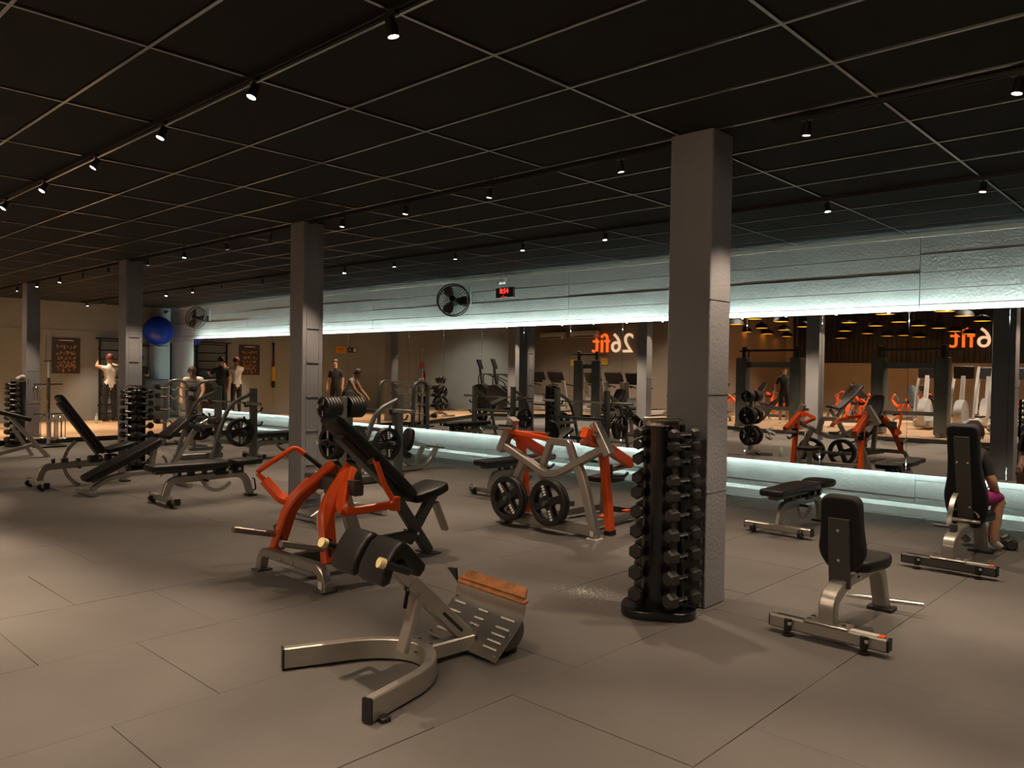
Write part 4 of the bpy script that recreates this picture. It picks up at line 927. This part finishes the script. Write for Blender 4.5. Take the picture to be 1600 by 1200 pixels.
# blue ball on a wall bracket
t = thing('exercise_ball', 'large blue exercise ball held high in the far corner', 'ball', (-21.62, 9.02, 2.12))
b = MB(); b.sphere((0, 0, .39), .39, 40, 24); bo = b.build('ball', M['blue'], t)
b = MB()
for z in (-.12, 0, .12):
    rr = math.sqrt(.39 ** 2 - z * z) + .001; b.sweep([(rr * math.cos(2 * PI * i / 40), rr * math.sin(2 * PI * i / 40), .39 + z) for i in range(40)], circ(.003, 5), (0, 0, 1), True)
b.build('ribs', M['blue'], bo)
t = thing('ball_bracket', 'thin dark bracket under the blue ball', 'bracket', (-22.12, 9.02, 2.08))
b = MB(); b.tube([(.02, -.18, .03), (.72, -.18, .03), (.72, .18, .03), (.02, .18, .03)], .010, .05); b.build('ring', M['black'], t); b = MB(); b.box((.01, 0, .03), (.012, .45, .07)); b.build('wall_plate', M['black'], t)
# exercise poster
def poster(label, loc, seed):
    t = thing('exercise_poster', label, 'poster', loc)
    b = MB(); b.box((.008, 0, .45), (.016, .66, .90), ch=.003); p = b.build('board', M['poster'], t)
    b = MB(); b.box((.0175, 0, .85), (.002, .34, .025)); b.build('title', M['white'], p)
    rr = random.Random(seed); b = MB()
    for (z, n) in ((.68, 6), (.53, 6), (.40, 5), (.28, 6), (.19, 7), (.09, 4)):
        for i in range(n):
            y = -.24 + .48 * (i + .5) / n
            for q in range(3): b.box((.0175, y + rr.uniform(-.02, .02), z + rr.uniform(-.035, .035)), (.002, rr.uniform(.012, .05), rr.uniform(.012, .05)), Matrix.Rotation(rr.uniform(0, 3), 3, 'X'))
    b.build('printed_figures', M['posterp'], p, smooth=False)
poster('dark exercise chart poster with rows of small figures on the far end wall', (END_X + .014, 6.92, 1.33), 4)
# wall bars
t = thing('wall_bars', 'black steel wall bars on the far end wall by the poster', 'wall bars', (END_X, 8.15, .10))
for y in (-.45, .45):
    b = MB(); b.box((.10, y, 1.08), (.05, .04, 2.16)); b.box((.04, y, 1.9), (.08, .03, .04)); b.box((.04, y, .4), (.08, .03, .04)); b.build('stile', M['black'], t)
for i in range(9):
    b = MB(); b.cyl((.10, -.45, .18 + .24 * i), (.10, .45, .18 + .24 * i), .017, 10); b.build('rung', M['black'], t)
b = MB(); b.cyl((.13, -.56, 2.16), (.13, .56, 2.16), .022, 10); b.build('top_bar', M['black'], t)
# suspension strap
t = thing('suspension_strap', 'black and yellow suspension strap hanging on the far end wall', 'strap', (END_X, 6.13, .95))
b = MB(); b.box((.03, 0, 1.35), (.06, .08, .05)); b.build('anchor', M['black'], t)
b = MB(); b.box((.05, 0, 1.0), (.03, .05, .7)); b.build('upper_strap', M['black'], t)
b = MB(); b.box((.05, 0, .42), (.045, .10, .46), ch=.01); b.build('yellow_strap', M['tyellow'], t)
b = MB(); b.box((.05, 0, .10), (.06, .12, .22), ch=.02); b.build('handles', M['black'], t)
# signs, extinguisher on the end wall seen in the mirror
t = tag(MB().box((0.008, 0, 0), (.016, .40, .22)).build('warning_sign', M['yellow'], None, (END_X, 3.64, 2.2), smooth=False), 'small yellow warning sign on the far wall, seen in the mirror', 'sign')
b = MB(); b.box((.009, 0, .03), (.004, .24, .03)); b.box((.009, 0, -.03), (.004, .28, .02)); b.build('sign_text', M['red'], t, (.008, 0, 0))
t = tag(MB().box((0.008, 0, 0), (.016, .38, .18)).build('exit_sign', M['poster'], None, (END_X, 3.15, 2.2), smooth=False), 'small dark exit direction sign beside the yellow sign, seen in the mirror', 'sign')
b = MB(); b.box((.009, -.1, 0), (.004, .12, .13)); b.box((.009, .1, 0), (.004, .04, .06)); b.build('sign_text', M['white'], t, (.008, 0, 0))
t = thing('fire_extinguisher', 'red fire extinguisher under a red disc on the far wall, seen in the mirror', 'extinguisher', (END_X + .12, .1, 1.0))
b = MB(); b.lathe([(.06, 0), (.08, .02), (.08, .40), (.03, .47)], n=16); b.build('cylinder', M['red'], t)
b = MB(); b.cyl((0, 0, .47), (0, 0, .54), .02); b.tube([(0, 0, .53), (.1, .05, .50), (.11, .05, .2)], .012, .06); b.build('hose', M['black'], t)
b = MB(); b.cyl((-.11, 0, .72), (-.10, 0, .72), .13, 24); b.build('disc_sign', M['red'], t)
# ---- rack of cable handles
t = thing('handle_rack', 'black stand hung with chrome cable handles at the farthest column', 'rack', (-16.55, 4.86, 0), 0)
b = MB(); b.box((0, 0, .02), (.5, .5, .04), ch=.01); b.build('base', M['black'], t)
b = MB(); b.bar((0, 0, .03), (0, 0, 1.30), .06, .06, (1, 0, 0)); b.build('post', M['chrome'], t)
for z in (.62, 1.18):
    b = MB(); b.bar((-.24, 0, z), (.24, 0, z), .03, .03); b.bar((0, -.24, z), (0, .24, z), .03, .03); b.build('peg_arm', M['chrome'], t)
rr = random.Random(4)
for i in range(10):
    a = i * .63; z = .60 if i < 6 else 1.16; h = .45 if i < 6 else .3
    c = thing('cable_attachment', 'chrome cable handle, %s around the %s tier of the handle stand' % (CNT[i if i < 6 else i - 6], 'lower' if i < 6 else 'upper'), 'handle', (-16.55 + .22 * math.cos(a), 4.86 + .22 * math.sin(a), z - h), rr.uniform(0, 180), 'chrome cable handles on the stand')
    b = MB(); b.tube([(-.06, 0, 0), (-.06, 0, h * .8), (0, 0, h), (.06, 0, h * .8), (.06, 0, 0)], .009, .04); b.build('frame', M['chrome'], c)
    b = MB(); b.cyl((-.075, 0, 0), (.075, 0, 0), .015, 10); b.build('grip', M['steel'], c)
hr_ = bpy.data.objects['handle_rack']
b = MB(); b.bar((.0, 0, 1.28), (0, 0, 1.62), .03, .03, (1, 0, 0)); b.build('pole', M['skirt'], hr_)
b = MB(); b.tube([(0, -.05, 1.62), (0, -.05, 2.16), (0, .05, 2.16), (0, .05, 1.62)], .011, .02); b.box((0, 0, 1.62), (.03, .16, .03)); b.build('top_frame', M['chrome'], hr_)
t = tag(MB().lathe([(.036, 0), (.038, .01), (.038, .15), (.016, .20), (.016, .225), (.018, .225), (.018, .245), (0.001, .245)], n=16).build('water_bottle', M['pet'], None, (-21.0, 7.25, .10)), 'pale green plastic bottle standing on the wooden floor by the end wall', 'bottle')
t = tag(MB().lathe([(.035, 0), (.037, .01), (.037, .13), (.018, .17), (.018, .20), (0.001, .20)], n=16).build('water_bottle', M['pet'], None, (-6.55, 4.30, 0)), 'small pale bottle on the mats behind the orange press', 'bottle')
b = MB(); rr = random.Random(9)
for i in range(7): b.sphere((rr.uniform(-.05, .05), rr.uniform(-.05, .05), .04 + i * .03), .05, 10, 7, (1, .7, .8))
t = tag(b.build('towel', M['cwhite'], None, (-6.72, 4.42, .30)), 'crumpled white towel hanging low on the plate tree behind the orange press', 'towel')
t = tag(MB().prism(rrect(.42, .3, .05), 0, .30, .03, Matrix.Identity(4)).build('storage_bin', M['dgrey'], None, (-19.3, 9.0, .10)), 'dark grey bin standing by the mirror in the far corner', 'bin')
o = MB(); o.box((0, 0, .55), (.5, 1.3, 1.1), ch=.02); o.box((.26, 0, .8), (.02, 1.1, .02)); o.box((.26, 0, .4), (.02, 1.1, .02))
tag(o.build('storage_cabinet', M['dgrey'], None, (-21.8, 8.95 - .3, .10)), 'low dark cabinet below the blue ball', 'cabinet')

# chalk dust spilt on the mats in front of the nearest dumbbell tower
b = MB(); rr = random.Random(21)
for i in range(420):
    r = abs(rr.gauss(0, .12)); a = rr.uniform(0, 2 * PI); s_ = rr.uniform(.002, .007); x, y = r * 1.3 * math.cos(a), r * math.sin(a); q = rr.uniform(0, 3)
    b.add([(x + s_ * math.cos(q + k * PI / 2), y + s_ * .6 * math.sin(q + k * PI / 2), .0015) for k in range(4)] + [(x, y, .003)], [(0, 1, 4), (1, 2, 4), (2, 3, 4), (3, 0, 4)])
o = b.build('chalk_dust', M['skirt'], None, (-3.40, 4.42, 0), smooth=False); tag(o, 'pale chalk dust scattered on the mats left of the nearest dumbbell tower', 'dust', kind='stuff')
# ================================================================== people
def person(name, label, loc, rz, J, cloth, hair='hair', hairlong=False):
    """one continuous skinned body; J overrides joint positions (x forward, y left, z up)"""
    P = dict(pel=(0, 0, .95), spine=(0, 0, 1.10), chest=(0.0, 0, 1.30), neck0=(-.01, 0, 1.45), neck=(0, 0, 1.51), head0=(.015, 0, 1.57), head1=(.02, 0, 1.64), head2=(.012, 0, 1.71))
    for s, sg in (('l', 1), ('r', -1)):
        P.update({s + 'sh': (-.01, sg * .17, 1.40), s + 'el': (-.02, sg * .24, 1.13), s + 'wr': (.06, sg * .25, .90), s + 'hip': (0, sg * .09, .90), s + 'kn': (.02, sg * .10, .49), s + 'an': (-.02, sg * .10, .09), s + 'to': (.14, sg * .12, .035)})
    P.update(J)
    RD = dict(pel=(.135, .115), spine=(.125, .10), chest=(.15, .115), neck0=(.075, .07), neck=(.052, .052), head0=(.062, .07), head1=(.078, .092), head2=(.058, .066))
    E = [('pel', 'spine'), ('spine', 'chest'), ('chest', 'neck0'), ('neck0', 'neck'), ('neck', 'head0'), ('head0', 'head1'), ('head1', 'head2')]
    for s in 'lr':
        E += [('chest', s + 'sh'), (s + 'sh', s + 'el'), (s + 'el', s + 'wr'), ('pel', s + 'hip'), (s + 'hip', s + 'kn'), (s + 'kn', s + 'an'), (s + 'an', s + 'to')]
        RD.update({s + 'sh': (.062, .062), s + 'el': (.043, .043), s + 'wr': (.028, .028), s + 'hip': (.092, .095), s + 'kn': (.060, .062), s + 'an': (.038, .040), s + 'to': (.038, .028)})
        el, wr = Vector(P[s + 'el']), Vector(P[s + 'wr']); d = (wr - el).normalized(); sd = d.cross(Vector((1, .2, .1))).normalized(); n = d.cross(sd)
        P[s + 'pm'] = tuple(wr + d * .07); RD[s + 'pm'] = (.034, .022); E.append((s + 'wr', s + 'pm'))
        for i, (off, ln) in enumerate(((-.027, .065), (-.009, .08), (.009, .078), (.026, .06))):
            a = wr + d * .085 + sd * off; P[s + 'f%da' % i] = tuple(a); P[s + 'f%db' % i] = tuple(a + d * ln * .55 + n * .008); P[s + 'f%dc' % i] = tuple(a + d * ln * .9 + n * .03)
            for q in 'abc': RD[s + 'f%d' % i + q] = (.009, .009)
            E += [(s + 'pm', s + 'f%da' % i), (s + 'f%da' % i, s + 'f%db' % i), (s + 'f%db' % i, s + 'f%dc' % i)]
        P[s + 'ta'] = tuple(wr + d * .045 + sd * .04 + n * .012); P[s + 'tb'] = tuple(wr + d * .085 + sd * .05 + n * .03); RD[s + 'ta'] = (.011, .011); RD[s + 'tb'] = (.009, .009); E += [(s + 'wr', s + 'ta'), (s + 'ta', s + 'tb')]
    keys = list(P); ix = {k: i for i, k in enumerate(keys)}
    me = bpy.data.meshes.new('sk'); me.from_pydata([P[k] for k in keys], [(ix[a], ix[c]) for a, c in E], []); me.update()
    ob = bpy.data.objects.new('sk', me); COL.objects.link(ob)
    md = ob.modifiers.new('skin', 'SKIN'); md.use_smooth_shade = True
    if not me.skin_vertices: 
        bm = bmesh.new(); bm.from_mesh(me); bm.verts.layers.skin.verify(); bm.to_mesh(me); bm.free()
    for k in keys: me.skin_vertices[0].data[ix[k]].radius = RD[k]; me.skin_vertices[0].data[ix[k]].use_root = (k == 'pel')
    sb = ob.modifiers.new('sub', 'SUBSURF'); sb.levels = 2; sb.render_levels = 2
    dg = bpy.context.evaluated_depsgraph_get(); dg.update(); nm = bpy.data.meshes.new_from_object(ob.evaluated_get(dg))
    bpy.data.objects.remove(ob); bpy.data.meshes.remove(me)
    nm.materials.clear(); mats = ['skin']; 
    for v in cloth.values():
        if v not in mats: mats.append(v)
    for m in mats: nm.materials.append(M[m])
    segs = [(Vector(P[a]), Vector(P[c]), a, c) for a, c in E]
    def part(a, c, t):
        k = c[1:] if c[0] in 'lr' and c[1:] in ('sh', 'el', 'wr', 'hip', 'kn', 'an', 'to') else c
        if c in ('spine', 'chest', 'neck0') or k == 'sh': return 'torso'
        if k == 'el': return 'upper' if t < .75 else 'fore'
        if k == 'wr': return 'fore'
        if k == 'hip': return 'hips'
        if k == 'kn': return 'thigh'
        if k == 'an': return 'shin'
        if k == 'to': return 'foot'
        return 'skin'
    for f in nm.polygons:
        c = f.center; best = (9, None)
        for (p, q, a, e) in segs:
            d = q - p; t = max(0, min(1, (c - p).dot(d) / d.length_squared)); r = sum(RD[a]) / 2 * (1 - t) + sum(RD[e]) / 2 * t; ds = (c - p - d * t).length - r
            if ds < best[0]: best = (ds, part(a, e, t))
        f.material_index = mats.index(cloth.get(best[1], 'skin')); f.use_smooth = True
    t = thing(name, label, 'person', loc, rz)
    meshobj('body', nm, t)
    h1 = Vector(P['head1']); up = (Vector(P['head2']) - Vector(P['head0'])).normalized(); fw = Vector((1, 0, 0)); fw = (fw - up * fw.dot(up)).normalized()
    Mh = Matrix((fw, up.cross(fw), up)).transposed()
    b = MB(); n, m = 20, 12; vs = []
    for i in range(m + 1):
        th = PI * i / m * (.62)
        for j in range(n):
            ph = 2 * PI * j / n; fr = max(0, math.cos(ph)); lim = th * (1 - .42 * fr)
            vs.append(h1 + Mh @ Vector((.104 * math.sin(lim) * math.cos(ph) - .012, .090 * math.sin(lim) * math.sin(ph), .115 * math.cos(lim) + .012)))
    b.add(vs, [(i * n + j, i * n + (j + 1) % n, (i + 1) * n + (j + 1) % n, (i + 1) * n + j) for i in range(m) for j in range(n)])
    if hairlong: b.tube([h1 + Mh @ Vector((-.09, 0, .02)), h1 + Mh @ Vector((-.15, 0, -.02)), h1 + Mh @ Vector((-.14, 0, -.2))], .032, .05)
    b.build('hair', M[hair], t)
    b = MB(); b.sphere(h1 + Mh @ Vector((.088, .032, 0)), .011, 8, 6); b.sphere(h1 + Mh @ Vector((.088, -.032, 0)), .011, 8, 6); b.build('eyes', M['black'], t)
    b = MB(); b.sphere(h1 + Mh @ Vector((.098, 0, -.022)), .017, 8, 6, (.9, .7, 1.5)); b.sphere(h1 + Mh @ Vector((.0, .080, -.01)), .022, 8, 6, (.8, .4, 1.4)); b.sphere(h1 + Mh @ Vector((.0, -.080, -.01)), .022, 8, 6, (.8, .4, 1.4)); b.build('nose_and_ears', M['skin'], t)
    b = MB(); b.box(h1 + Mh @ Vector((.086, 0, -.062)), (.012, .045, .010)); b.build('mouth', M['red'], t)
    return t
tank = dict(torso='cwhite', hips='cblack', thigh='cblack', shin='cblack', foot='cblack')
person('person', 'person in a white tank top and black leggings reaching up to the wall bars', (-21.45, 7.72, .10), 180, {'lel': (.16, .27, 1.43), 'lwr': (.36, .18, 1.50), 'rel': (.16, -.27, 1.43), 'rwr': (.36, -.18, 1.50)}, tank, 'hairred')
person('person', 'person in a black t-shirt and black trousers facing the wall bars, seen in the mirror', (-21.15, 8.35, .10), 180, {'rel': (.10, -.25, 1.20), 'rwr': (.28, -.20, 1.25)}, dict(torso='cblack', upper='cblack', hips='cblack', thigh='cblack', shin='cblack', foot='cwhite'))
person('person', 'person in a white shirt and khaki shorts leaning towards the curl bar rack', (-16.25, 7.55, 0), -35, {'spine': (.04, 0, 1.06), 'chest': (.14, 0, 1.20), 'neck0': (.22, 0, 1.31), 'neck': (.25, 0, 1.35), 'head0': (.28, 0, 1.39), 'head1': (.31, 0, 1.445), 'head2': (.315, 0, 1.51),
       'lsh': (.17, .17, 1.28), 'rsh': (.17, -.17, 1.28), 'lel': (.30, .22, 1.05), 'rel': (.30, -.22, 1.05), 'lwr': (.46, .18, .90), 'rwr': (.46, -.18, .90)}, dict(torso='cwhite', hips='ckhaki', thigh='ckhaki', foot='cwhite'))
person('person', 'person in black clothes standing on the wooden floor, seen in the mirror', (-20.6, 4.9, .10), 60, {}, dict(torso='cblack', upper='cblack', hips='cblack', thigh='cblack', shin='cblack', foot='cblack'))
# seated on the tall-backed bench, facing the mirror, bending forward a little
person('person', 'person in black t-shirt and purple shorts seated on the tall-backed bench', (-1.93, 7.68, 0), 84,
       {'pel': (.14, -.12, .52), 'spine': (.18, -.12, .65), 'chest': (.28, -.11, .80), 'neck0': (.34, -.10, .90), 'neck': (.38, -.09, .95), 'head0': (.41, -.06, .99), 'head1': (.44, -.06, 1.04), 'head2': (.46, -.06, 1.10),
        'lsh': (.35, .02, .87), 'rsh': (.29, -.20, .87), 'lel': (.44, .03, .64), 'rel': (.30, -.27, .63), 'lwr': (.56, .04, .56), 'rwr': (.46, -.26, .50),
        'lhip': (.15, -.06, .49), 'rhip': (.14, -.19, .49), 'lkn': (.52, .03, .50), 'rkn': (.50, -.26, .50), 'lan': (.48, .03, .09), 'ran': (.42, -.24, .09), 'lto': (.64, .03, .035), 'rto': (.58, -.26, .035)},
       dict(torso='cblack', upper='cblack', hips='cpurple', thigh='cpurple', foot='cwhite'), hairlong=True)
dumbbell(.06, (-1.58, 8.40, .055), 20, 'black hex dumbbell on the floor beside the seated person', 'loose dumbbell')

person('person', 'person in a white t-shirt among the orange machines, seen in the mirror', (-9.35, -3.9, .10), 100, {'lel': (.12, .25, 1.20), 'lwr': (.32, .22, 1.22), 'rel': (.12, -.25, 1.20), 'rwr': (.32, -.22, 1.22)}, dict(torso='cwhite', upper='cwhite', hips='cblack', thigh='cblack', foot='cwhite'))
person('person', 'person in black top and shorts by the orange machines, seen in the mirror', (-10.25, -4.1, .10), 60, {}, dict(torso='cblack', upper='cblack', hips='cblack', thigh='cblack', foot='cwhite'))
# ================================================================== the hall behind the camera, seen in the mirror
def treadmill(label, loc, rz):
    t = thing('treadmill', label, 'treadmill', loc, rz, 'treadmills opposite the mirror')
    b = MB(); b.box((0, 0, .12), (1.9, .72, .16), ch=.03); b.build('deck', M['ltgrey'], t)
    b = MB(); b.box((-.1, 0, .205), (1.55, .52, .012)); b.build('belt', M['black'], t)
    for w in (.34, -.34):
        b = MB(); b.bar((.62, w, .15), (.86, w, 1.15), .07, .16, (0, 1, 0)); b.build('upright', M['ltgrey'], t)
        b = MB(); b.tube([(.80, w, 1.05), (.40, w, .98), (.30, w, .95)], .025, .05); b.build('handrail', M['black'], t)
    b = MB(); b.box((.72, 0, .42), (.35, .70, .40), Matrix.Rotation(R(-15), 3, 'Y'), ch=.06); b.build('motor_cover', M['ltgrey'], t)
    b = MB(); b.box((.86, 0, 1.28), (.06, .72, .46), Matrix.Rotation(R(25), 3, 'Y'), ch=.02); c = b.build('console', M['black'], t)
    b = MB(); b.box((.825, 0, 1.30), (.012, .42, .26), Matrix.Rotation(R(25), 3, 'Y')); b.build('screen', M['dgrey'], c)
    return t
for i, x in enumerate((-19.6, -18.7, -17.0, -16.1, -15.25)):
    treadmill('grey treadmill opposite the mirror, %s from the corner' % CNT[i], (x, -4.3, .10), 90)
def stair_climber(label, loc, rz):
    t = thing('stair_climber', label, 'stair climber', loc, rz, 'stair climbers')
    b = MB(); b.prism(roundpoly([(-.75, 0), (.65, 0), (.65, .95), (.35, 1.0), (-.75, .25)], .08), -.36, .36, .03, Matrix(((1, 0, 0, 0), (0, 0, -1, 0), (0, 1, 0, 0), (0, 0, 0, 1)))); b.build('body', M['black'], t)
    for i in range(4):
        b = MB(); b.box((-.62 + .22 * i, 0, .40 + .17 * i), (.22, .5, .03)); b.build('step', M['dgrey'], t)
    for w in (.36, -.36):
        b = MB(); b.tube([(-.70, w, .30), (-.55, w, 1.05), (.10, w, 1.35), (.45, w, 1.35), (.45, w, .95)], .022, .1); b.build('handrail', M['dgrey'], t)
    b = MB(); b.bar((.40, 0, .95), (.50, 0, 1.55), .12, .08, (1, 0, 0)); b.build('mast', M['dgrey'], t)
    b = MB(); b.box((.50, 0, 1.72), (.05, .5, .38), Matrix.Rotation(R(20), 3, 'Y'), ch=.01); b.build('console', M['black'], t)
    return t
stair_climber('black stair climber seen in the mirror, nearer the corner', (-20.7, -2.1, .10), 150)
stair_climber('black stair climber seen in the mirror, nearer the treadmills', (-19.35, -1.5, .10), 150)
def cable_trainer(label, loc, rz, width=1.5):
    t = thing('cable_machine', label, 'cable machine', loc, rz, 'cable machines opposite the mirror')
    for w in (-width / 2, width / 2):
        b = MB(); b.prism(roundpoly([(-.20, -.15), (.20, -.15), (.20, .15), (-.20, .15)], .04), 0.05, 1.95, .02, Matrix.Translation((0, w, 0))); b.build('weight_stack_tower', M['gmet'], t)
        b = MB(); b.box((-.205, w, .55), (.012, .24, .8)); b.build('weight_stack', M['black'], t)
        b = MB(); b.bar((0, w, 1.95), (0, w, 2.25), .08, .08, (1, 0, 0)); b.cyl((-.1, w - .05, 2.2), (-.1, w + .05, 2.2), .07); b.build('pulley', M['black'], t)
        b = MB(); b.bar((-.5, w, .05), (.4, w, .05), .1, .08); b.build('foot', M['gmet'], t)
        b = MB(); b.bar((-.35, w, .05), (-.35, w, 2.15), .04, .04, (1, 0, 0)); b.build('guide_post', M['black'], t)
    b = MB(); b.bar((0, -width / 2, 2.15), (0, width / 2, 2.15), .08, .06); b.bar((-.35, -width / 2 - .3, 2.15), (-.35, width / 2 + .3, 2.15), .035, .035); b.build('top_bar', M['black'], t)
    b = MB(); b.bar((0, -width / 2, 1.75), (0, width / 2, 1.75), .06, .16); b.bar((0, -width / 2, .55), (0, width / 2, .55), .06, .10); b.build('cross_beam', M['gmet'], t)
    return t
cable_trainer('dark grey cable machine nearest the treadmills, seen in the mirror', (-16.3, -2.2, .02), 60, .6)
cable_trainer('dark grey twin cable machine seen in the mirror right of the nearest column', (-9.75, -2.0, .10), 90, 1.6)
cable_trainer('dark grey twin cable machine seen in the mirror left of the tall bench', (-6.2, -2.3, .10), 90, 1.5)
for i, (x, y, a) in enumerate(((-12.6, -5.4, 200), (-11.2, -6.2, 260), (-10.2, -5.6, 160), (-9.0, -6.6, 230), (-13.3, -9.8, 100), (-8.2, -9.4, 300), (-14.0, -4.6, 240), (-8.1, -5.0, 120), (-12.0, -3.6, 180), (-7.9, -7.9, 60), (-10.8, -10.4, 20), (-5.4, -11.6, 150))):
    dup(press, (x, y, .10), a, 'orange plate-loaded machine in the hall seen in the mirror, %s of the cluster' % CNT[i], 'orange machines opposite the mirror')
def elliptical(label, loc, rz):
    t = thing('elliptical_trainer', label, 'elliptical', loc, rz, 'ellipticals opposite the mirror')
    b = MB(); b.box((0, 0, .18), (1.6, .5, .25), ch=.05); b.build('base', M['ltgrey'], t)
    b = MB(); b.lathe([(.05, -.1), (.40, -.1), (.42, 0), (.40, .1), (.05, .1)], (.55, 0, .45), (0, 1, 0)); b.build('wheel_cover', M['ltgrey'], t)
    b = MB(); b.bar((.55, 0, .5), (.35, 0, 1.5), .12, .1, (0, 1, 0)); b.build('mast', M['ltgrey'], t)
    for w in (.28, -.28):
        b = MB(); b.tube([(.5, w, .4), (.30, w, 1.1), (.0, w, 1.75)], .035, .1); b.build('swing_arm', M['ltgrey'], t)
        b = MB(); b.box((-.25, w, .40), (.42, .18, .05), ch=.01); b.build('pedal', M['black'], t)
    b = MB(); b.box((.33, 0, 1.6), (.06, .5, .35), ch=.02); c = b.build('console', M['black'], t)
    b = MB(); b.box((.295, 0, 1.62), (.01, .36, .22)); b.build('screen', M['screen'], c)
    return t
for i, (x, y) in enumerate(((-5.6, -5.2), (-4.7, -5.2), (-6.6, -5.6), (-5.6, -8.0), (-4.6, -8.0))):
    elliptical('pale elliptical trainer seen at the right of the mirror, %s of five' % CNT[i], (x, y, .10), 90)
# pendant lamps
PEND = [(-12.61, -5.5, 3.25), (-10.98, -3.52, 3.25), (-12.83, -7.93, 3.25), (-14.51, -10.05, 3.25), (-10.79, -5.01, 3.25), (-12.67, -9.43, 3.25), (-14.41, -11.77, 3.25), (-14.14, -13.0, 3.19), (-11.27, -7.88, 3.25), (-9.3, -6.58, 3.25), (-11.14, -11.2, 3.25), (-9.17, -8.59, 3.25), (-10.94, -13.0, 3.23), (-11.95, -13.0, 3.07), (-7.27, -3.62, 3.25), (-7.94, -6.99, 3.25), (-8.0, -9.22, 3.25), (-9.61, -13.0, 3.13), (-10.2, -13.0, 3.12), (-5.75, -3.5, 3.25), (-5.75, -5.39, 3.25), (-7.85, -10.99, 3.25), (-7.84, -13.0, 3.23), (-7.37, -13.0, 3.13), (-5.84, -7.83, 3.25), (-9.02, -13.0, 3.05)]
PORD = [0, 2, 3, 1, 5, 6, 4, 7, 8, 11, 10, 13, 12, 9, 14, 16, 18, 17, 15, 21, 23, 20, 22, 24, 25, 19]
for i, (x, y, z) in enumerate(PEND):
    t = thing('pendant_lamp', 'dark pendant lamp with glowing yellow inside, %s of the hall seen in the mirror' % ('number %d' % (i + 1)), 'pendant lamp', (x, y, z), 0, 'yellow pendant lamps')
    t['label'] = 'dark pendant lamp glowing yellow, %s from the left among those in the mirror' % ((CNT + ['twentieth', 'twenty-first', 'twenty-second', 'twenty-third', 'twenty-fourth', 'twenty-fifth', 'twenty-sixth'])[PORD[i]])
    if i == 0:
        b = MB(); b.lathe([(.25, 0), (.245, .03), (.20, .12), (.10, .18), (.03, .20), (.03, .24)], n=24, cap=False); s_me = b.mesh('shade', M['black'])
        b = MB(); b.lathe([(.235, .012), (.001, .012)], n=24, cap=False); b.lathe([(.235, .012), (.19, .10), (.1, .16)], n=24, cap=False); g_me = b.mesh('glowing_inside', M['pend_e'])
        b = MB(); b.cyl((0, 0, .22), (0, 0, 4.4 - 3.2), .005, 6); c_me = b.mesh('cord', M['black'])
    meshobj('shade', s_me, t); meshobj('glowing_inside', g_me, t); meshobj('cord', c_me, t)
# signs with the gym name
def logo(label, loc, rz, h):
    t = thing('lit_sign', label, 'sign', loc, rz)
    me = text_mesh('26', h * 1.35, .02, M['logo_c'], 'numerals', 'RIGHT'); meshobj('numerals', me, t, (0, 0, 0), (R(90), 0, 0))
    me = text_mesh('fit', h * 1.35, .02, M['logo_o'], 'letters', 'LEFT'); meshobj('letters', me, t, (.03, 0, 0), (R(90), 0, 0))
logo('sign reading 26fit in cream and orange on the brown wall, seen reversed in the mirror', (-18.1, -5.96, 2.68), 180, .78)
logo('sign reading 26fit in cream and orange on the ribbed cladding, seen reversed in the mirror', (-7.35, -13.88, 3.0), 180, .78)
for i, (x, z) in enumerate(((-20.9, 3.05), (-19.25, 3.08))):
    t = thing('air_conditioner', ('long air conditioner near the corner, seen in the mirror', 'long air conditioner near the lit sign, seen in the mirror')[i], 'air conditioner', (x, -5.98, z), 0)
    b = MB(); b.prism(roundpoly([(0, -.12), (.20, -.12), (.28, 0), (.26, .14), (0, .14)], .04), -.62, .62, .02, Matrix(((0, 0, 1, 0), (1, 0, 0, 0), (0, 1, 0, 0), (0, 0, 0, 1)))); c = b.build('case', M['ac'], t)
    b = MB(); b.box((0, .25, -.09), (1.0, .05, .04)); b.build('vent', M['black'], c)
for i, (x, z) in enumerate(((-19.9, 1.95), (-18.4, 2.0))):
    o = MB().box((0, .01, 0), (.34, .02, .26)).build('orange_sign', M['yellow'], None, (x, -5.99, z), smooth=False); tag(o, ('small plain orange notice near the corner, seen in the mirror', 'small plain orange notice behind the cable machine, seen in the mirror')[i], 'sign')
# unseen fill lamps added over the wooden hall to brighten it
for i, (x, y) in enumerate(((-20, -3), (-17.5, -3), (-15.2, -3.6), (-12, -5), (-8.5, -5), (-5, -5), (-11, -9), (-6, -9), (0, -6))):
    t = thing('hall_fill_lamp', 'added unseen downlight over the wooden hall behind the camera, %s from the corner' % CNT[i], 'fill_lamp', (x, y, 4.40), 0, 'added fill lamps of the rear hall')
    b = MB(); b.lathe([(.12, -.01), (.12, -.06), (.10, -.07), (.09, -.03), (.09, -.01)], n=20, cap=False); b.build('rim', M['lampb'], t)
    b = MB(); b.lathe([(.09, -.03), (.001, -.03)], n=20, cap=False); b.build('lens', M['lampe'], t)
    l = bpy.data.lights.new('hall_fill', 'SPOT'); l.energy = 420 if x < -14 else 1000; l.color = (1, .86, .70); l.spot_size = R(120); l.spot_blend = .6; l.shadow_soft_size = .09
    lo = bpy.data.objects.new('hall_fill', l); COL.objects.link(lo); lo.parent = t; lo.location = (0, 0, -.08)
